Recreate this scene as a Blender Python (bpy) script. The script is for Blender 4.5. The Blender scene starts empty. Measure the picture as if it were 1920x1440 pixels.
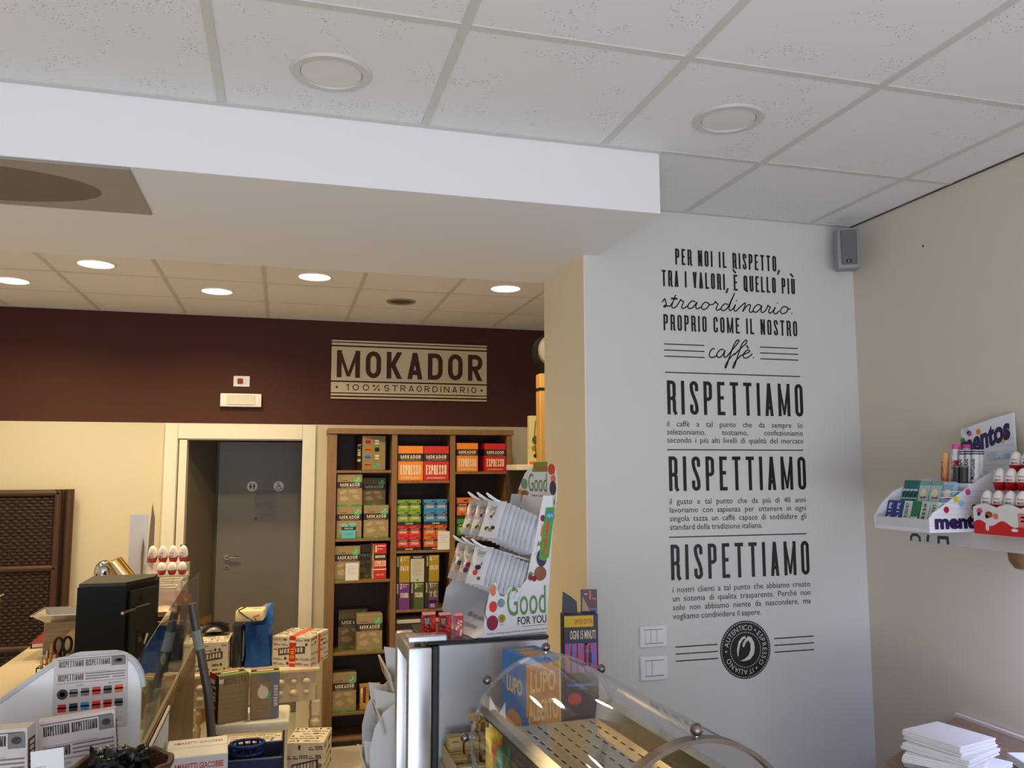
import bpy, bmesh, math, random
from mathutils import Matrix, Vector
random.seed(7)
PI = math.pi
scn = bpy.context.scene
COL = scn.collection

# ------------------------------------------------------------------ camera, world, light, exposure
def cam_setup():
    pitch, roll, yaw = 0.10546, -0.00269, -0.27124
    cy, sy, cp, sp = math.cos(yaw), math.sin(yaw), math.cos(pitch), math.sin(pitch)
    f = Vector((-sy*cp, cy*cp, sp)); r = Vector((cy, sy, 0)); u = r.cross(f)
    cr, sr = math.cos(roll), math.sin(roll)
    r2 = r*cr+u*sr; u2 = u*cr-r*sr
    m = Matrix(((r2.x, u2.x, -f.x, 0), (r2.y, u2.y, -f.y, 0), (r2.z, u2.z, -f.z, 1.99), (0, 0, 0, 1)))
    c = bpy.data.cameras.new('camera'); o = bpy.data.objects.new('camera', c); COL.objects.link(o)
    o.matrix_world = m; c.sensor_width = 36; c.lens = 36*1538.69/1920; c.clip_start = 0.05
    scn.camera = o
cam_setup()
vs = scn.view_settings
vs.view_transform = 'Standard'; vs.look = 'None'; vs.gamma = 1.0; vs.use_curve_mapping = False
vs.exposure = -0.16
w = bpy.data.worlds.new('world'); scn.world = w; w.use_nodes = True
bg = w.node_tree.nodes['Background']; bg.inputs[0].default_value = (0.72, 0.84, 1.0, 1); bg.inputs[1].default_value = 1.6

def area(name, loc, rot, sx, sy, energy, col, shape='RECTANGLE', spread=PI):
    l = bpy.data.lights.new(name, 'AREA'); l.shape = shape; l.size = sx; l.size_y = sy; l.energy = energy; l.color = col; l.spread = spread
    o = bpy.data.objects.new(name, l); COL.objects.link(o); o.location = loc; o.rotation_euler = rot
    return o
# daylight through the shop window behind the camera (facing +y)
DAY_COL = (0.83, 0.87, 1.0)
area('daylight_window', (-0.3, -2.35, 1.35), (PI/2+0.25, 0, 0), 4.2, 2.0, 22, DAY_COL)
area('daylight_street_bounce', (-0.3, -2.30, 0.75), (PI/2+1.10, 0, 0), 4.2, 0.8, 118, (0.86, 0.90, 1.0))
LAMP_COL = (1.0, 0.75, 0.40)
LAMP_W = 17.0

# ------------------------------------------------------------------ materials
def lin(c):
    c = c/255.0
    return c/12.92 if c <= 0.04045 else ((c+0.055)/1.055)**2.4
MATS = {}
def M(key, rgb=None, rough=0.6, metal=0.0, var=0.06, scale=14.0, bump=0.0, bscale=60.0, emit=0.0, coat=0.0, spec=0.5):
    """one principled material, its colour varied a little by noise"""
    if key in MATS: return MATS[key]
    m = bpy.data.materials.new(key); m.use_nodes = True; nt = m.node_tree; b = nt.nodes['Principled BSDF']
    col = tuple(lin(c) for c in rgb)
    b.inputs['Roughness'].default_value = rough; b.inputs['Metallic'].default_value = metal
    b.inputs['Coat Weight'].default_value = coat; b.inputs['Specular IOR Level'].default_value = spec
    tc = nt.nodes.new('ShaderNodeTexCoord')
    n = nt.nodes.new('ShaderNodeTexNoise'); n.inputs['Scale'].default_value = scale; n.inputs['Detail'].default_value = 3
    nt.links.new(tc.outputs['Object'], n.inputs['Vector'])
    mx = nt.nodes.new('ShaderNodeMix'); mx.data_type = 'RGBA'
    mx.inputs[6].default_value = tuple(c*(1-var) for c in col)+(1,); mx.inputs[7].default_value = tuple(min(1, c*(1+var)) for c in col)+(1,)
    nt.links.new(n.outputs['Fac'], mx.inputs[0]); nt.links.new(mx.outputs[2], b.inputs['Base Color'])
    if bump:
        n2 = nt.nodes.new('ShaderNodeTexNoise'); n2.inputs['Scale'].default_value = bscale; n2.inputs['Detail'].default_value = 4
        nt.links.new(tc.outputs['Object'], n2.inputs['Vector'])
        bp = nt.nodes.new('ShaderNodeBump'); bp.inputs['Strength'].default_value = bump; bp.inputs['Distance'].default_value = 0.004
        nt.links.new(n2.outputs['Fac'], bp.inputs['Height']); nt.links.new(bp.outputs[0], b.inputs['Normal'])
    if emit:
        b.inputs['Emission Color'].default_value = col+(1,); b.inputs['Emission Strength'].default_value = emit
    MATS[key] = m
    return m
def wood(key, c1, c2, axis=2, scale=5.0, rough=0.45):
    if key in MATS: return MATS[key]
    m = bpy.data.materials.new(key); m.use_nodes = True; nt = m.node_tree; b = nt.nodes['Principled BSDF']
    tc = nt.nodes.new('ShaderNodeTexCoord'); mp = nt.nodes.new('ShaderNodeMapping')
    s = [14.0, 14.0, 14.0]; s[axis] = 0.9; mp.inputs['Scale'].default_value = s
    n = nt.nodes.new('ShaderNodeTexNoise'); n.inputs['Scale'].default_value = scale; n.inputs['Detail'].default_value = 5; n.inputs['Distortion'].default_value = 0.6
    r = nt.nodes.new('ShaderNodeValToRGB')
    r.color_ramp.elements[0].position = 0.3; r.color_ramp.elements[1].position = 0.72
    r.color_ramp.elements[0].color = tuple(lin(c) for c in c1)+(1,); r.color_ramp.elements[1].color = tuple(lin(c) for c in c2)+(1,)
    nt.links.new(tc.outputs['Object'], mp.inputs[0]); nt.links.new(mp.outputs[0], n.inputs['Vector']); nt.links.new(n.outputs['Fac'], r.inputs[0])
    nt.links.new(r.outputs[0], b.inputs['Base Color']); b.inputs['Roughness'].default_value = rough
    MATS[key] = m; return m
def glass(key, tint=(1, 1, 1), refl=0.06, rough=0.02, body=0.0, bodycol=(235, 238, 240)):
    """clear sheet: transparent with a fresnel reflection and a little milky body"""
    if key in MATS: return MATS[key]
    m = bpy.data.materials.new(key); m.use_nodes = True; nt = m.node_tree
    for n in list(nt.nodes):
        if n.type != 'OUTPUT_MATERIAL': nt.nodes.remove(n)
    out = nt.nodes['Material Output']
    t = nt.nodes.new('ShaderNodeBsdfTransparent'); t.inputs[0].default_value = tint+(1,)
    g = nt.nodes.new('ShaderNodeBsdfGlossy'); g.inputs['Roughness'].default_value = rough
    fc = nt.nodes.new('ShaderNodeLayerWeight'); pw = nt.nodes.new('ShaderNodeMath'); pw.operation = 'POWER'; pw.inputs[1].default_value = 4.5; nt.links.new(fc.outputs['Facing'], pw.inputs[0])
    lw = nt.nodes.new('ShaderNodeMath'); lw.operation = 'MULTIPLY_ADD'; lw.inputs[1].default_value = 0.75; lw.inputs[2].default_value = refl; nt.links.new(pw.outputs[0], lw.inputs[0])
    ns = nt.nodes.new('ShaderNodeTexNoise'); ns.inputs['Scale'].default_value = 6.0
    ma = nt.nodes.new('ShaderNodeMath'); ma.operation = 'MULTIPLY_ADD'; ma.inputs[1].default_value = 0.03; nt.links.new(ns.outputs['Fac'], ma.inputs[0]); nt.links.new(lw.outputs[0], ma.inputs[2])
    mx = nt.nodes.new('ShaderNodeMixShader'); nt.links.new(ma.outputs[0], mx.inputs[0]); nt.links.new(t.outputs[0], mx.inputs[1]); nt.links.new(g.outputs[0], mx.inputs[2])
    last = mx
    if body:
        d = nt.nodes.new('ShaderNodeBsdfDiffuse'); d.inputs[0].default_value = tuple(lin(c) for c in bodycol)+(1,)
        m2 = nt.nodes.new('ShaderNodeMixShader'); m2.inputs[0].default_value = body
        nt.links.new(mx.outputs[0], m2.inputs[1]); nt.links.new(d.outputs[0], m2.inputs[2]); last = m2
    nt.links.new(last.outputs[0], out.inputs[0])
    MATS[key] = m; return m

PAINT = M('white_wall_paint', (212, 209, 206), 0.75, var=0.02, scale=3, bump=0.08, bscale=180)
GYPS = M('white_beam_paint', (232, 231, 232), 0.7, var=0.01, scale=3)
BAND = M('dark_brown_wall_paint', (68, 27, 17), 0.75, var=0.05, scale=3)
CEILM = None
BLACKINK = M('black_vinyl', (16, 15, 16), 0.45, var=0.05)
CREAMW = M('cream_wall_paint', (206, 196, 172), 0.75, var=0.02, scale=3, bump=0.08, bscale=180)
BEIGE = M('beige_wall_paint', (214, 203, 186), 0.75, var=0.02, scale=3, bump=0.08, bscale=180)
WHITE = M('white_plastic', (232, 232, 232), 0.4, var=0.02)
WARMW = M('cream_lacquer', (226, 220, 204), 0.4, var=0.03)
CARD = M('white_card', (228, 228, 230), 0.7, var=0.03)
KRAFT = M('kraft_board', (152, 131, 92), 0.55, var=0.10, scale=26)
KRAFTD = M('kraft_shaded_and_print', (112, 96, 66), 0.55, var=0.10, scale=26)  # kraft with shade in its colour for set-back boxes; also used as print
KRAFTL = M('kraft_print_light', (176, 157, 116), 0.55, var=0.08, scale=26)
DBROWN = M('dark_brown_print', (44, 29, 25), 0.5, var=0.08)
CREAMP = M('cream_print', (232, 220, 192), 0.5, var=0.03)
ORANGE = M('orange_print', (235, 138, 34), 0.45); RED = M('red_print', (204, 34, 38), 0.45)
GREEN = M('green_print', (72, 148, 62), 0.5); LEAF = M('leaf_green_print', (90, 176, 116), 0.5)
LIME = M('lime_print', (122, 168, 50), 0.5); SKYB = M('sky_blue_print', (58, 140, 200), 0.5)
DKOR = M('burnt_orange_print', (218, 104, 40), 0.5); REDB = M('bright_red_print', (214, 52, 48), 0.5)
MUST = M('mustard_print', (164, 138, 26), 0.5); PURP = M('purple_print', (112, 52, 138), 0.5); OLIVE = M('olive_print', (74, 92, 42), 0.5)
TAUPE = M('taupe_print', (92, 86, 72), 0.5); LILAC = M('lilac_print', (118, 118, 140), 0.5); TEAL = M('teal_print', (92, 186, 196), 0.4)
STEEL = M('brushed_steel', (186, 189, 194), 0.40, 0.72, var=0.05, scale=30, bump=0.02, bscale=200)
ALU = M('satin_aluminium', (214, 216, 220), 0.32, 0.9, var=0.02)
CHROME = M('chrome', (210, 212, 216), 0.12, 1.0, var=0.02)
DSTEEL = M('aged_steel', (128, 118, 112), 0.38, 1.0, var=0.2, scale=40)
BLACKP = M('black_plastic', (20, 19, 19), 0.42, var=0.1); BLACKM = M('black_painted_metal', (8, 8, 8), 0.55, var=0.15, spec=0.25)
GREYP = M('grey_plastic', (118, 118, 122), 0.5, var=0.04); DGREY = M('dark_grey_rubber', (52, 54, 57), 0.6)
SHELFW = wood('walnut_laminate', (120, 88, 52), (138, 104, 64), 2)
SHELFB = M('dark_shelf_backing', (58, 38, 32), 0.6, var=0.08)
CLEAR = glass('clear_acrylic'); PANE = glass('window_glass', tint=(0.96, 0.98, 0.97))
MILKY = glass('milky_plastic', body=0.25); PINKC = glass('pink_clear_plastic', tint=(1.0, 0.55, 0.6), body=0.2, bodycol=(230, 120, 130))
REDC = glass('red_clear_plastic', tint=(1.0, 0.25, 0.2), body=0.35, bodycol=(210, 40, 40))

# ------------------------------------------------------------------ flat lettering
def bez(p, n=6):
    a, b, c, d = p; out = []
    for i in range(n+1):
        t = i/n; s = 1-t
        out.append(tuple(s*s*s*a[k]+3*s*s*t*b[k]+3*s*t*t*c[k]+t*t*t*d[k] for k in (0, 1)))
    return out
def arc(cx, cy, rx, ry, a0, a1, n=8):
    return [(cx+rx*math.cos(math.radians(a0+(a1-a0)*i/n)), cy+ry*math.sin(math.radians(a0+(a1-a0)*i/n))) for i in range(n+1)]
def thick(pts, t, closed=False):
    """quads of a thick line with mitred joints"""
    q = [pts[0]]
    for p in pts[1:]:
        if math.hypot(p[0]-q[-1][0], p[1]-q[-1][1]) > 1e-7: q.append(p)
    if closed and math.hypot(q[0][0]-q[-1][0], q[0][1]-q[-1][1]) < 1e-7: q.pop()
    n = len(q); V = []; F = []
    if n < 2: return V, F
    def nrm(a, b):
        dx, dy = b[0]-a[0], b[1]-a[1]; l = math.hypot(dx, dy) or 1; return (-dy/l, dx/l)
    for i in range(n):
        if closed: n1, n2 = nrm(q[i-1], q[i]), nrm(q[i], q[(i+1) % n])
        else: n1 = nrm(q[max(i-1, 0)], q[max(i, 1)]); n2 = nrm(q[min(i, n-2)], q[min(i+1, n-1)])
        mx, my = n1[0]+n2[0], n1[1]+n2[1]; l2 = mx*mx+my*my
        k = 2/l2 if l2 > 0.5 else 4.0
        k = min(k, 1.25)
        mx, my = mx*k*t/2, my*k*t/2
        V += [(q[i][0]+mx, q[i][1]+my), (q[i][0]-mx, q[i][1]-my)]
    for i in range(n if closed else n-1):
        j = (i+1) % n
        F.append((2*i, 2*i+1, 2*j+1, 2*j))
    return V, F
GW = {'I': 0.0, 'M': 1.48, 'W': 1.3, ' ': 0.45, ',': 0.15, '.': 0.15, '\u00b7': 0.3, 'N': 1.05, '1': 0.45, 'L': 0.9, 'E': 0.9, '-': 0.5, '\'': 0.1, '%': 1.1}
def glyph(ch, W, H, t):
    """strokes of one capital; returns list of ('p', pts, closed) and ('d', x0, y0, x1, y1)"""
    a = t/2; L, R, B, T = a, W-a, a, H-a
    rx = (R-L)/2; cx = W/2; ry = min((T-B)/2, rx*1.22); k = min(ry, (T-B)/2)
    P = lambda pts, c=False: ('p', pts, c)
    st = lambda x: P([(x, 0), (x, H)])
    if ch in '\u00c8': return glyph('E', W, H, t)+[P([(cx-t*1.5, H+t*2.6), (cx+t*0.3, H+t*0.9)])]
    if ch in '\u00d9': return glyph('U', W, H, t)+[P([(cx-t*1.5, H+t*2.6), (cx+t*0.3, H+t*0.9)])]
    if ch == 'I': return [st(cx)]
    if ch == 'L': return [st(L), P([(L, B), (W, B)])]
    if ch == 'E': return [st(L), P([(L, B), (W, B)]), P([(L, T), (W, T)]), P([(L, H*0.52), (W*0.85, H*0.52)])]
    if ch == 'F': return [st(L), P([(L, T), (W, T)]), P([(L, H*0.52), (W*0.85, H*0.52)])]
    if ch == 'T': return [st(cx), P([(0, T), (W, T)])]
    if ch == 'H': return [st(L), st(R), P([(L, H/2), (R, H/2)])]
    if ch == 'N': return [st(L), st(R), ('d', L, H, R, 0)]
    if ch == 'M': return [st(L), st(R), ('d', L, H, cx, H*0.04, 0.66), ('d', R, H, cx, H*0.04, 0.66)]
    if ch == 'W': return [('d', L, H, W*0.28, 0), ('d', W*0.28, 0, cx, H), ('d', cx, H, W*0.72, 0), ('d', W*0.72, 0, R, H)]
    if ch == 'V': return [('d', L, H, cx, 0), ('d', R, H, cx, 0)]
    if ch == 'A': return [('d', L, 0, cx, H), ('d', R, 0, cx, H), P([(W*0.2, H*0.25), (W*0.8, H*0.25)])]
    if ch == 'K': return [st(L), ('d', L+a, H*0.42, R, H), ('d', L+(R-L)*0.3, H*0.56, R, 0)]
    if ch == 'X': return [('d', L, 0, R, H), ('d', L, H, R, 0)]
    if ch == 'Y': return [('d', L, H, cx, H*0.45), ('d', R, H, cx, H*0.45), P([(cx, 0), (cx, H*0.47)])]
    if ch == 'Z': return [P([(0, T), (W, T)]), P([(0, B), (W, B)]), ('d', L, B, R, T)]
    if ch in 'O0Q':
        pts = arc(cx, T-k, rx, k, 0, 180)+arc(cx, B+k, rx, k, 180, 360)
        return [P(pts, True)]+([('d', cx, H*0.2, W, -t*0.3)] if ch == 'Q' else [])
    if ch == 'U': return [P([(L, H)]+arc(cx, B+k, rx, k, 180, 360)+[(R, H)])]
    if ch == 'J': return [P([(L, H*0.28)]+arc(cx, B+k, rx, k, 180, 360)+[(R, H)])]
    if ch == 'C': return [P([(R, H*0.68)]+arc(cx, T-k, rx, k, 0, 180)+arc(cx, B+k, rx, k, 180, 360)+[(R, H*0.32)])]
    if ch == 'G': return [P([(R, H*0.68)]+arc(cx, T-k, rx, k, 0, 180)+arc(cx, B+k, rx, k, 180, 360)+[(R, H*0.46), (cx, H*0.46)])]
    if ch == 'D':
        k2 = min(k, (T-B)/2)
        return [st(L), P([(0, T)]+arc(cx, T-k2, rx, k2, 90, 0)+arc(cx, B+k2, rx, k2, 0, -90)+[(0, B)])]
    if ch in 'PRB':
        m = H*0.47; k2 = min(rx, (T-m)/2)
        s = [st(L), P([(0, T)]+arc(cx, T-k2, rx, k2, 90, 0)+arc(cx, m+k2, rx, k2, 0, -90)+[(0, m)])]
        if ch == 'R':
            s.append(P([(cx, m)]+arc(cx, m-k2, rx, k2, 90, 0)+[(R, H*0.1), (W*1.02, 0)]) if rx < H*0.145 else ('d', cx*0.9, m, R-t*0.05, 0))
        if ch == 'B': s.append(P([(0, m)]+arc(cx, m-k2, rx, k2, 90, 0)+arc(cx, B+k2, rx, k2, 0, -90)+[(0, B)]))
        return s
    if ch == 'S':
        if rx*1.1 > (T-B)/4:
            k = (T-B)/4
            return [P(arc(cx, T-k, rx, k, 25, 180)+arc(cx, T-k, rx, k, 180, 270)[1:]+arc(cx, B+k, rx, k, 90, 0)[1:]+arc(cx, B+k, rx, k, 0, -155)[1:])]
        k = min(k, rx*1.1)
        return [P([(R, H*0.70)]+arc(cx, T-k, rx, k, 0, 180)+bez([(L, T-k), (L, H*0.56), (R, H*0.46), (R, B+k)])+arc(cx, B+k, rx, k, 0, -180)+[(L, H*0.30)])]
    if ch == '1': return [st(R), ('d', R, H-a*0.6, L, H*0.8)]
    if ch == '2': return [P(arc(cx, T-k, rx, k, 180, 0)+bez([(R, T-k), (R, H*0.5), (L, H*0.3), (L, B)])+[(W, B)])]
    if ch == '3': return [P(arc(cx, T-k, rx, k, 170, 0)+[(R, H*0.62), (cx, H*0.52), (R, H*0.42)]+arc(cx, B+k, rx, k, 0, -170))]
    if ch == '4': return [P([(R*0.8, 0), (R*0.8, H)]), ('d', R*0.8, H, L, H*0.28), P([(0, H*0.28), (W, H*0.28)])]
    if ch == '5': return [P([(W, T), (L, T), (L, H*0.55)]+arc(cx, B+k, rx, k, 120, -170))]
    if ch == '%': return [('d', W*0.15, 0, W*0.85, H), P(arc(W*0.15, H*0.8, t*0.7, t*0.7, 0, 360), True), P(arc(W*0.85, H*0.2, t*0.7, t*0.7, 0, 360), True)]
    if ch == '.': return [P([(cx, 0), (cx, t)])]
    if ch == '\u00b7': return [P([(cx-t*0.8, H/2), (cx+t*0.8, H/2)])]
    if ch == ',': return [('d', cx+a*0.4, t, cx-a*1.6, -t*1.6)]
    if ch == '-': return [P([(0, H/2), (W, H/2)])]
    if ch == '\'': return [P([(cx, H), (cx, H-t*1.6)])]
    return []
def caps(s, W, H, t, gap=0.5):
    """heavy capitals filling a W x H box with stroke t"""
    n = len(s)
    tot = sum(GW.get(c, 1.0) for c in s)+gap*(n-1); fix = sum(t for c in s if c == 'I')
    cw = (W-fix)/tot; x = 0; V = []; F = []; lay = 0
    for c in s:
        wd = GW.get(c, 1.0)*cw+(t if c == 'I' else 0)
        for g in glyph(c, wd, H, t):
            if g[0] == 'p': v, f = thick(g[1], t, g[2])
            else:
                x0, y0, x1, y1 = g[1:5]; al = math.hypot(x1-x0, y1-y0); h = t/2*al/max(abs(y1-y0), 1e-6)
                h = min(h, t*1.1)*(g[5] if len(g) > 5 else 1)
                v = [(x0-h, y0), (x0+h, y0), (x1+h, y1), (x1-h, y1)]; f = [(0, 1, 2, 3)]
            lay += 1; b = len(V); V += [(p[0]+x, p[1], 3e-5*(lay % 5)) for p in v]; F += [tuple(i+b for i in q) for q in f]
        x += wd+gap*cw
    return V, F
FC = {}
def built_in(s, bold=0.0, shear=0.0, res=3):
    """letters of Blender's own font; caps one unit tall, baseline 0"""
    k = (s, bold, shear, res)
    if k in FC: return FC[k]
    c = bpy.data.curves.new('lettering', 'FONT'); c.body = s; c.size = 1.0; c.resolution_u = res; c.offset = bold; c.shear = shear
    o = bpy.data.objects.new('lettering', c); me = bpy.data.meshes.new_from_object(o)
    V = [(v.co.x, v.co.y) for v in me.vertices]; F = [tuple(p.vertices) for p in me.polygons]
    bpy.data.objects.remove(o); bpy.data.curves.remove(c); bpy.data.meshes.remove(me)
    FC[k] = (V, F); return FC[k]
def fit(vf, x0, y0, x1, y1):
    V, F = vf
    if not V: return V, F
    ax, bx = min(v[0] for v in V), max(v[0] for v in V); ay, by = min(v[1] for v in V), max(v[1] for v in V)
    sx = (x1-x0)/max(bx-ax, 1e-9); sy = (y1-y0)/max(by-ay, 1e-9)
    return [(x0+(v[0]-ax)*sx, y0+(v[1]-ay)*sy) for v in V], F
def smooth_line(pts, n=5):
    out = []
    for i in range(len(pts)-1):
        p0 = pts[max(i-1, 0)]; p1 = pts[i]; p2 = pts[i+1]; p3 = pts[min(i+2, len(pts)-1)]
        for k in range(n):
            t = k/n
            out.append(tuple(0.5*(2*p1[j]+(p2[j]-p0[j])*t+(2*p0[j]-5*p1[j]+4*p2[j]-p3[j])*t*t+(3*p1[j]-p0[j]-3*p2[j]+p3[j])*t**3) for j in (0, 1)))
    out.append(pts[-1]); return out

# ------------------------------------------------------------------ mesh builder
class MB:
    def __init__(s): s.V = []; s.F = []; s.MI = []; s.mats = []
    def mi(s, m):
        if m not in s.mats: s.mats.append(m)
        return s.mats.index(m)
    def add(s, V, F, m, X=None):
        b = len(s.V); i = s.mi(m)
        s.V += [tuple(X @ Vector(v)) if X else tuple(v) for v in V]
        for f in F: s.F.append(tuple(k+b for k in f)); s.MI.append(i)
        return s
    def box(s, x0, y0, z0, x1, y1, z1, m, bev=0.0, X=None, mats=None):
        if bev:
            bm = bmesh.new(); bmesh.ops.create_cube(bm, size=1)
            for v in bm.verts: v.co = (x0+(v.co.x+.5)*(x1-x0), y0+(v.co.y+.5)*(y1-y0), z0+(v.co.z+.5)*(z1-z0))
            bmesh.ops.bevel(bm, geom=bm.edges[:], offset=bev, segments=2 if bev > 0.004 else 1, affect='EDGES', profile=0.5)
            bm.verts.index_update(); V = [v.co[:] for v in bm.verts]; F = [tuple(v.index for v in f.verts) for f in bm.faces]; bm.free()
            return s.add(V, F, m, X)
        V = [(x0, y0, z0), (x1, y0, z0), (x1, y1, z0), (x0, y1, z0), (x0, y0, z1), (x1, y0, z1), (x1, y1, z1), (x0, y1, z1)]
        return s.add(V, [(0, 3, 2, 1), (4, 5, 6, 7), (0, 1, 5, 4), (1, 2, 6, 5), (2, 3, 7, 6), (3, 0, 4, 7)], m, X)
    def prism(s, pts, axis, a, b, m, X=None):
        """polygon extruded along an axis: axis x -> pts are (y,z), y -> (x,z), z -> (x,y)"""
        P = {'x': lambda p, k: (k, p[0], p[1]), 'y': lambda p, k: (p[0], k, p[1]), 'z': lambda p, k: (p[0], p[1], k)}[axis]
        n = len(pts); V = [P(p, a) for p in pts]+[P(p, b) for p in pts]
        F = [tuple(range(n)), tuple(range(2*n-1, n-1, -1))]+[(i, n+i, n+(i+1) % n, (i+1) % n) for i in range(n)]
        return s.add(V, F, m, X)
    def cyl(s, p0, p1, r0, r1, m, n=16, caps=True, X=None):
        p0, p1 = Vector(p0), Vector(p1); d = (p1-p0).normalized(); u = d.orthogonal().normalized(); v = d.cross(u)
        V = []
        for p, r in ((p0, r0), (p1, r1)):
            V += [tuple(p+(u*math.cos(2*PI*i/n)+v*math.sin(2*PI*i/n))*r) for i in range(n)]
        F = [(i, (i+1) % n, n+(i+1) % n, n+i) for i in range(n)]
        if caps: F += [tuple(range(n-1, -1, -1)), tuple(range(n, 2*n))]
        return s.add(V, F, m, X)
    def tube(s, pts, r, m, n=8, closed=False, X=None):
        pts = [Vector(p) for p in pts]; k = len(pts); V = []; up = None
        for i, p in enumerate(pts):
            if closed: d = pts[(i+1) % k]-pts[i-1]
            else: d = pts[min(i+1, k-1)]-pts[max(i-1, 0)]
            d.normalize()
            if up is None: up = d.orthogonal().normalized()
            up = (up-d*up.dot(d)).normalized(); w2 = d.cross(up)
            V += [tuple(p+(up*math.cos(2*PI*j/n)+w2*math.sin(2*PI*j/n))*r) for j in range(n)]
        F = []
        for i in range(k if closed else k-1):
            a, b = i*n, ((i+1) % k)*n
            F += [(a+j, a+(j+1) % n, b+(j+1) % n, b+j) for j in range(n)]
        if not closed: F += [tuple(range(n-1, -1, -1)), tuple(range((k-1)*n, k*n))]
        return s.add(V, F, m, X)
    def lathe(s, prof, m, n=24, X=None, o=(0, 0, 0)):
        V = []; F = []; k = len(prof)
        for r, z in prof:
            V += [(o[0]+r*math.cos(2*PI*i/n), o[1]+r*math.sin(2*PI*i/n), o[2]+z) for i in range(n)]
        for a in range(k-1):
            F += [(a*n+i, a*n+(i+1) % n, (a+1)*n+(i+1) % n, (a+1)*n+i) for i in range(n)]
        if prof[0][0] > 1e-6: F.append(tuple(range(n-1, -1, -1)))
        if prof[-1][0] > 1e-6: F.append(tuple(range((k-1)*n, k*n)))
        return s.add(V, F, m, X)
    def ball(s, c, r, m, n=14, X=None, sz=1.0):
        pr = [(max(r*math.sin(PI*i/10), 1e-5 if i in (0, 10) else 0), -r*sz*math.cos(PI*i/10)) for i in range(11)]
        return s.lathe(pr, m, n, X, c)
    def flat(s, vf, o, ux, uy, m, off=0.0, map3=None):
        """2D shape vf laid on the plane through o with axes ux, uy"""
        V, F = vf; o, ux, uy = Vector(o), Vector(ux), Vector(uy); nn1 = ux.cross(uy).normalized(); nn = nn1*off
        return s.add([tuple(o+ux*v[0]+uy*v[1]+nn+(nn1*v[2] if len(v) > 2 else nn*0)) for v in V], F, m)
    def prints(s, o, ux, uy, W, H, items, base=0.0004):
        """printed artwork on a face of size W x H (items in 0..1 of the face)"""
        for it in items:
            k = it[0]; off = base
            if k == 'r': _, x0, y0, x1, y1, m = it; vf = ([(x0*W, y0*H), (x1*W, y0*H), (x1*W, y1*H), (x0*W, y1*H)], [(0, 1, 2, 3)])
            elif k == 'R': _, x0, y0, x1, y1, m = it; off += 0.0003; vf = ([(x0*W, y0*H), (x1*W, y0*H), (x1*W, y1*H), (x0*W, y1*H)], [(0, 1, 2, 3)])
            elif k == 'g': _, pts, m = it; off += 0.0003; vf = ([(p[0]*W, p[1]*H) for p in pts], [tuple(range(len(pts)))])
            elif k == 'e':
                _, cx, cy, rx, ry, m = it[:6]; off += 0.0004; n = 20
                vf = ([(cx*W+rx*W*math.cos(2*PI*i/n), cy*H+ry*H*math.sin(2*PI*i/n)) for i in range(n)], [tuple(range(n))])
            elif k == 'c':     # heavy capitals: text, x0, y0, x1, y1, mat, stroke/height
                _, tx, x0, y0, x1, y1, m, th = it; off += 0.0007; h = (y1-y0)*H
                v, f = caps(tx, (x1-x0)*W, h, th*h*.9, 0.34); vf = ([(p[0]+x0*W, p[1]+y0*H, p[2]) for p in v], f)
            elif k == 't':     # font text fitted to a box
                _, tx, x0, y0, x1, y1, m = it[:7]; off += 0.0007; vf = fit(built_in(tx, *(it[7:])), x0*W, y0*H, x1*W, y1*H)
            elif k == 'v':     # heavy capitals running upwards
                _, tx, x0, y0, x1, y1, m, th = it; off += 0.0007; h = (x1-x0)*W
                v, f = caps(tx, (y1-y0)*H, h, th*h, 0.42); vf = ([(x1*W-p[1], y0*H+p[0], p[2]) for p in v], f)
            elif k == 'l':
                _, pts, m, th = it; off += 0.0007; vf = thick(smooth_line([(p[0]*W, p[1]*H) for p in pts]), th*H)
            s.flat(vf, o, ux, uy, m, off)
        return s
    def mesh(s, name, sharp=32):
        me = bpy.data.meshes.new(name); me.from_pydata(s.V, [], s.F)
        for m in s.mats: me.materials.append(m)
        me.polygons.foreach_set('material_index', s.MI); me.polygons.foreach_set('use_smooth', [True]*len(s.F))
        me.update(); me.set_sharp_from_angle(angle=math.radians(sharp)); return me
    def build(s, name, parent=None, loc=(0, 0, 0), rot=(0, 0, 0), sharp=32):
        o = bpy.data.objects.new(name, s.mesh(name, sharp)); COL.objects.link(o); o.location = loc; o.rotation_euler = rot
        if parent: o.parent = parent
        return o
def tag(o, label=None, cat=None, group=None, kind=None):
    if label: o['label'] = label
    if cat: o['category'] = cat
    if group: o['group'] = group
    if kind: o['kind'] = kind
    return o
def thing(name, label, cat, loc=(0, 0, 0), rz=0.0, group=None):
    o = bpy.data.objects.new(name, None); COL.objects.link(o); o.empty_display_size = 0.05
    o.location = loc; o.rotation_euler = (0, 0, rz); return tag(o, label, cat, group)
def dup(root, loc=None, rot=None, label=None, group=None):
    """a copy of a thing with copies of its parts and sub-parts"""
    r = root.copy(); COL.objects.link(r)
    if loc is not None: r.location = loc
    if rot is not None: r.rotation_euler = rot
    if label: r['label'] = label
    if group: r['group'] = group
    for ch in list(root.children):
        c = ch.copy(); COL.objects.link(c); c.parent = r
        for g in list(ch.children):
            d = g.copy(); COL.objects.link(d); d.parent = c
    return r
def struct(mb, name): return tag(mb.build(name), kind='structure')
ORD = ['first', 'second', 'third', 'fourth', 'fifth', 'sixth', 'seventh', 'eighth', 'ninth', 'tenth', 'eleventh']
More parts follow.
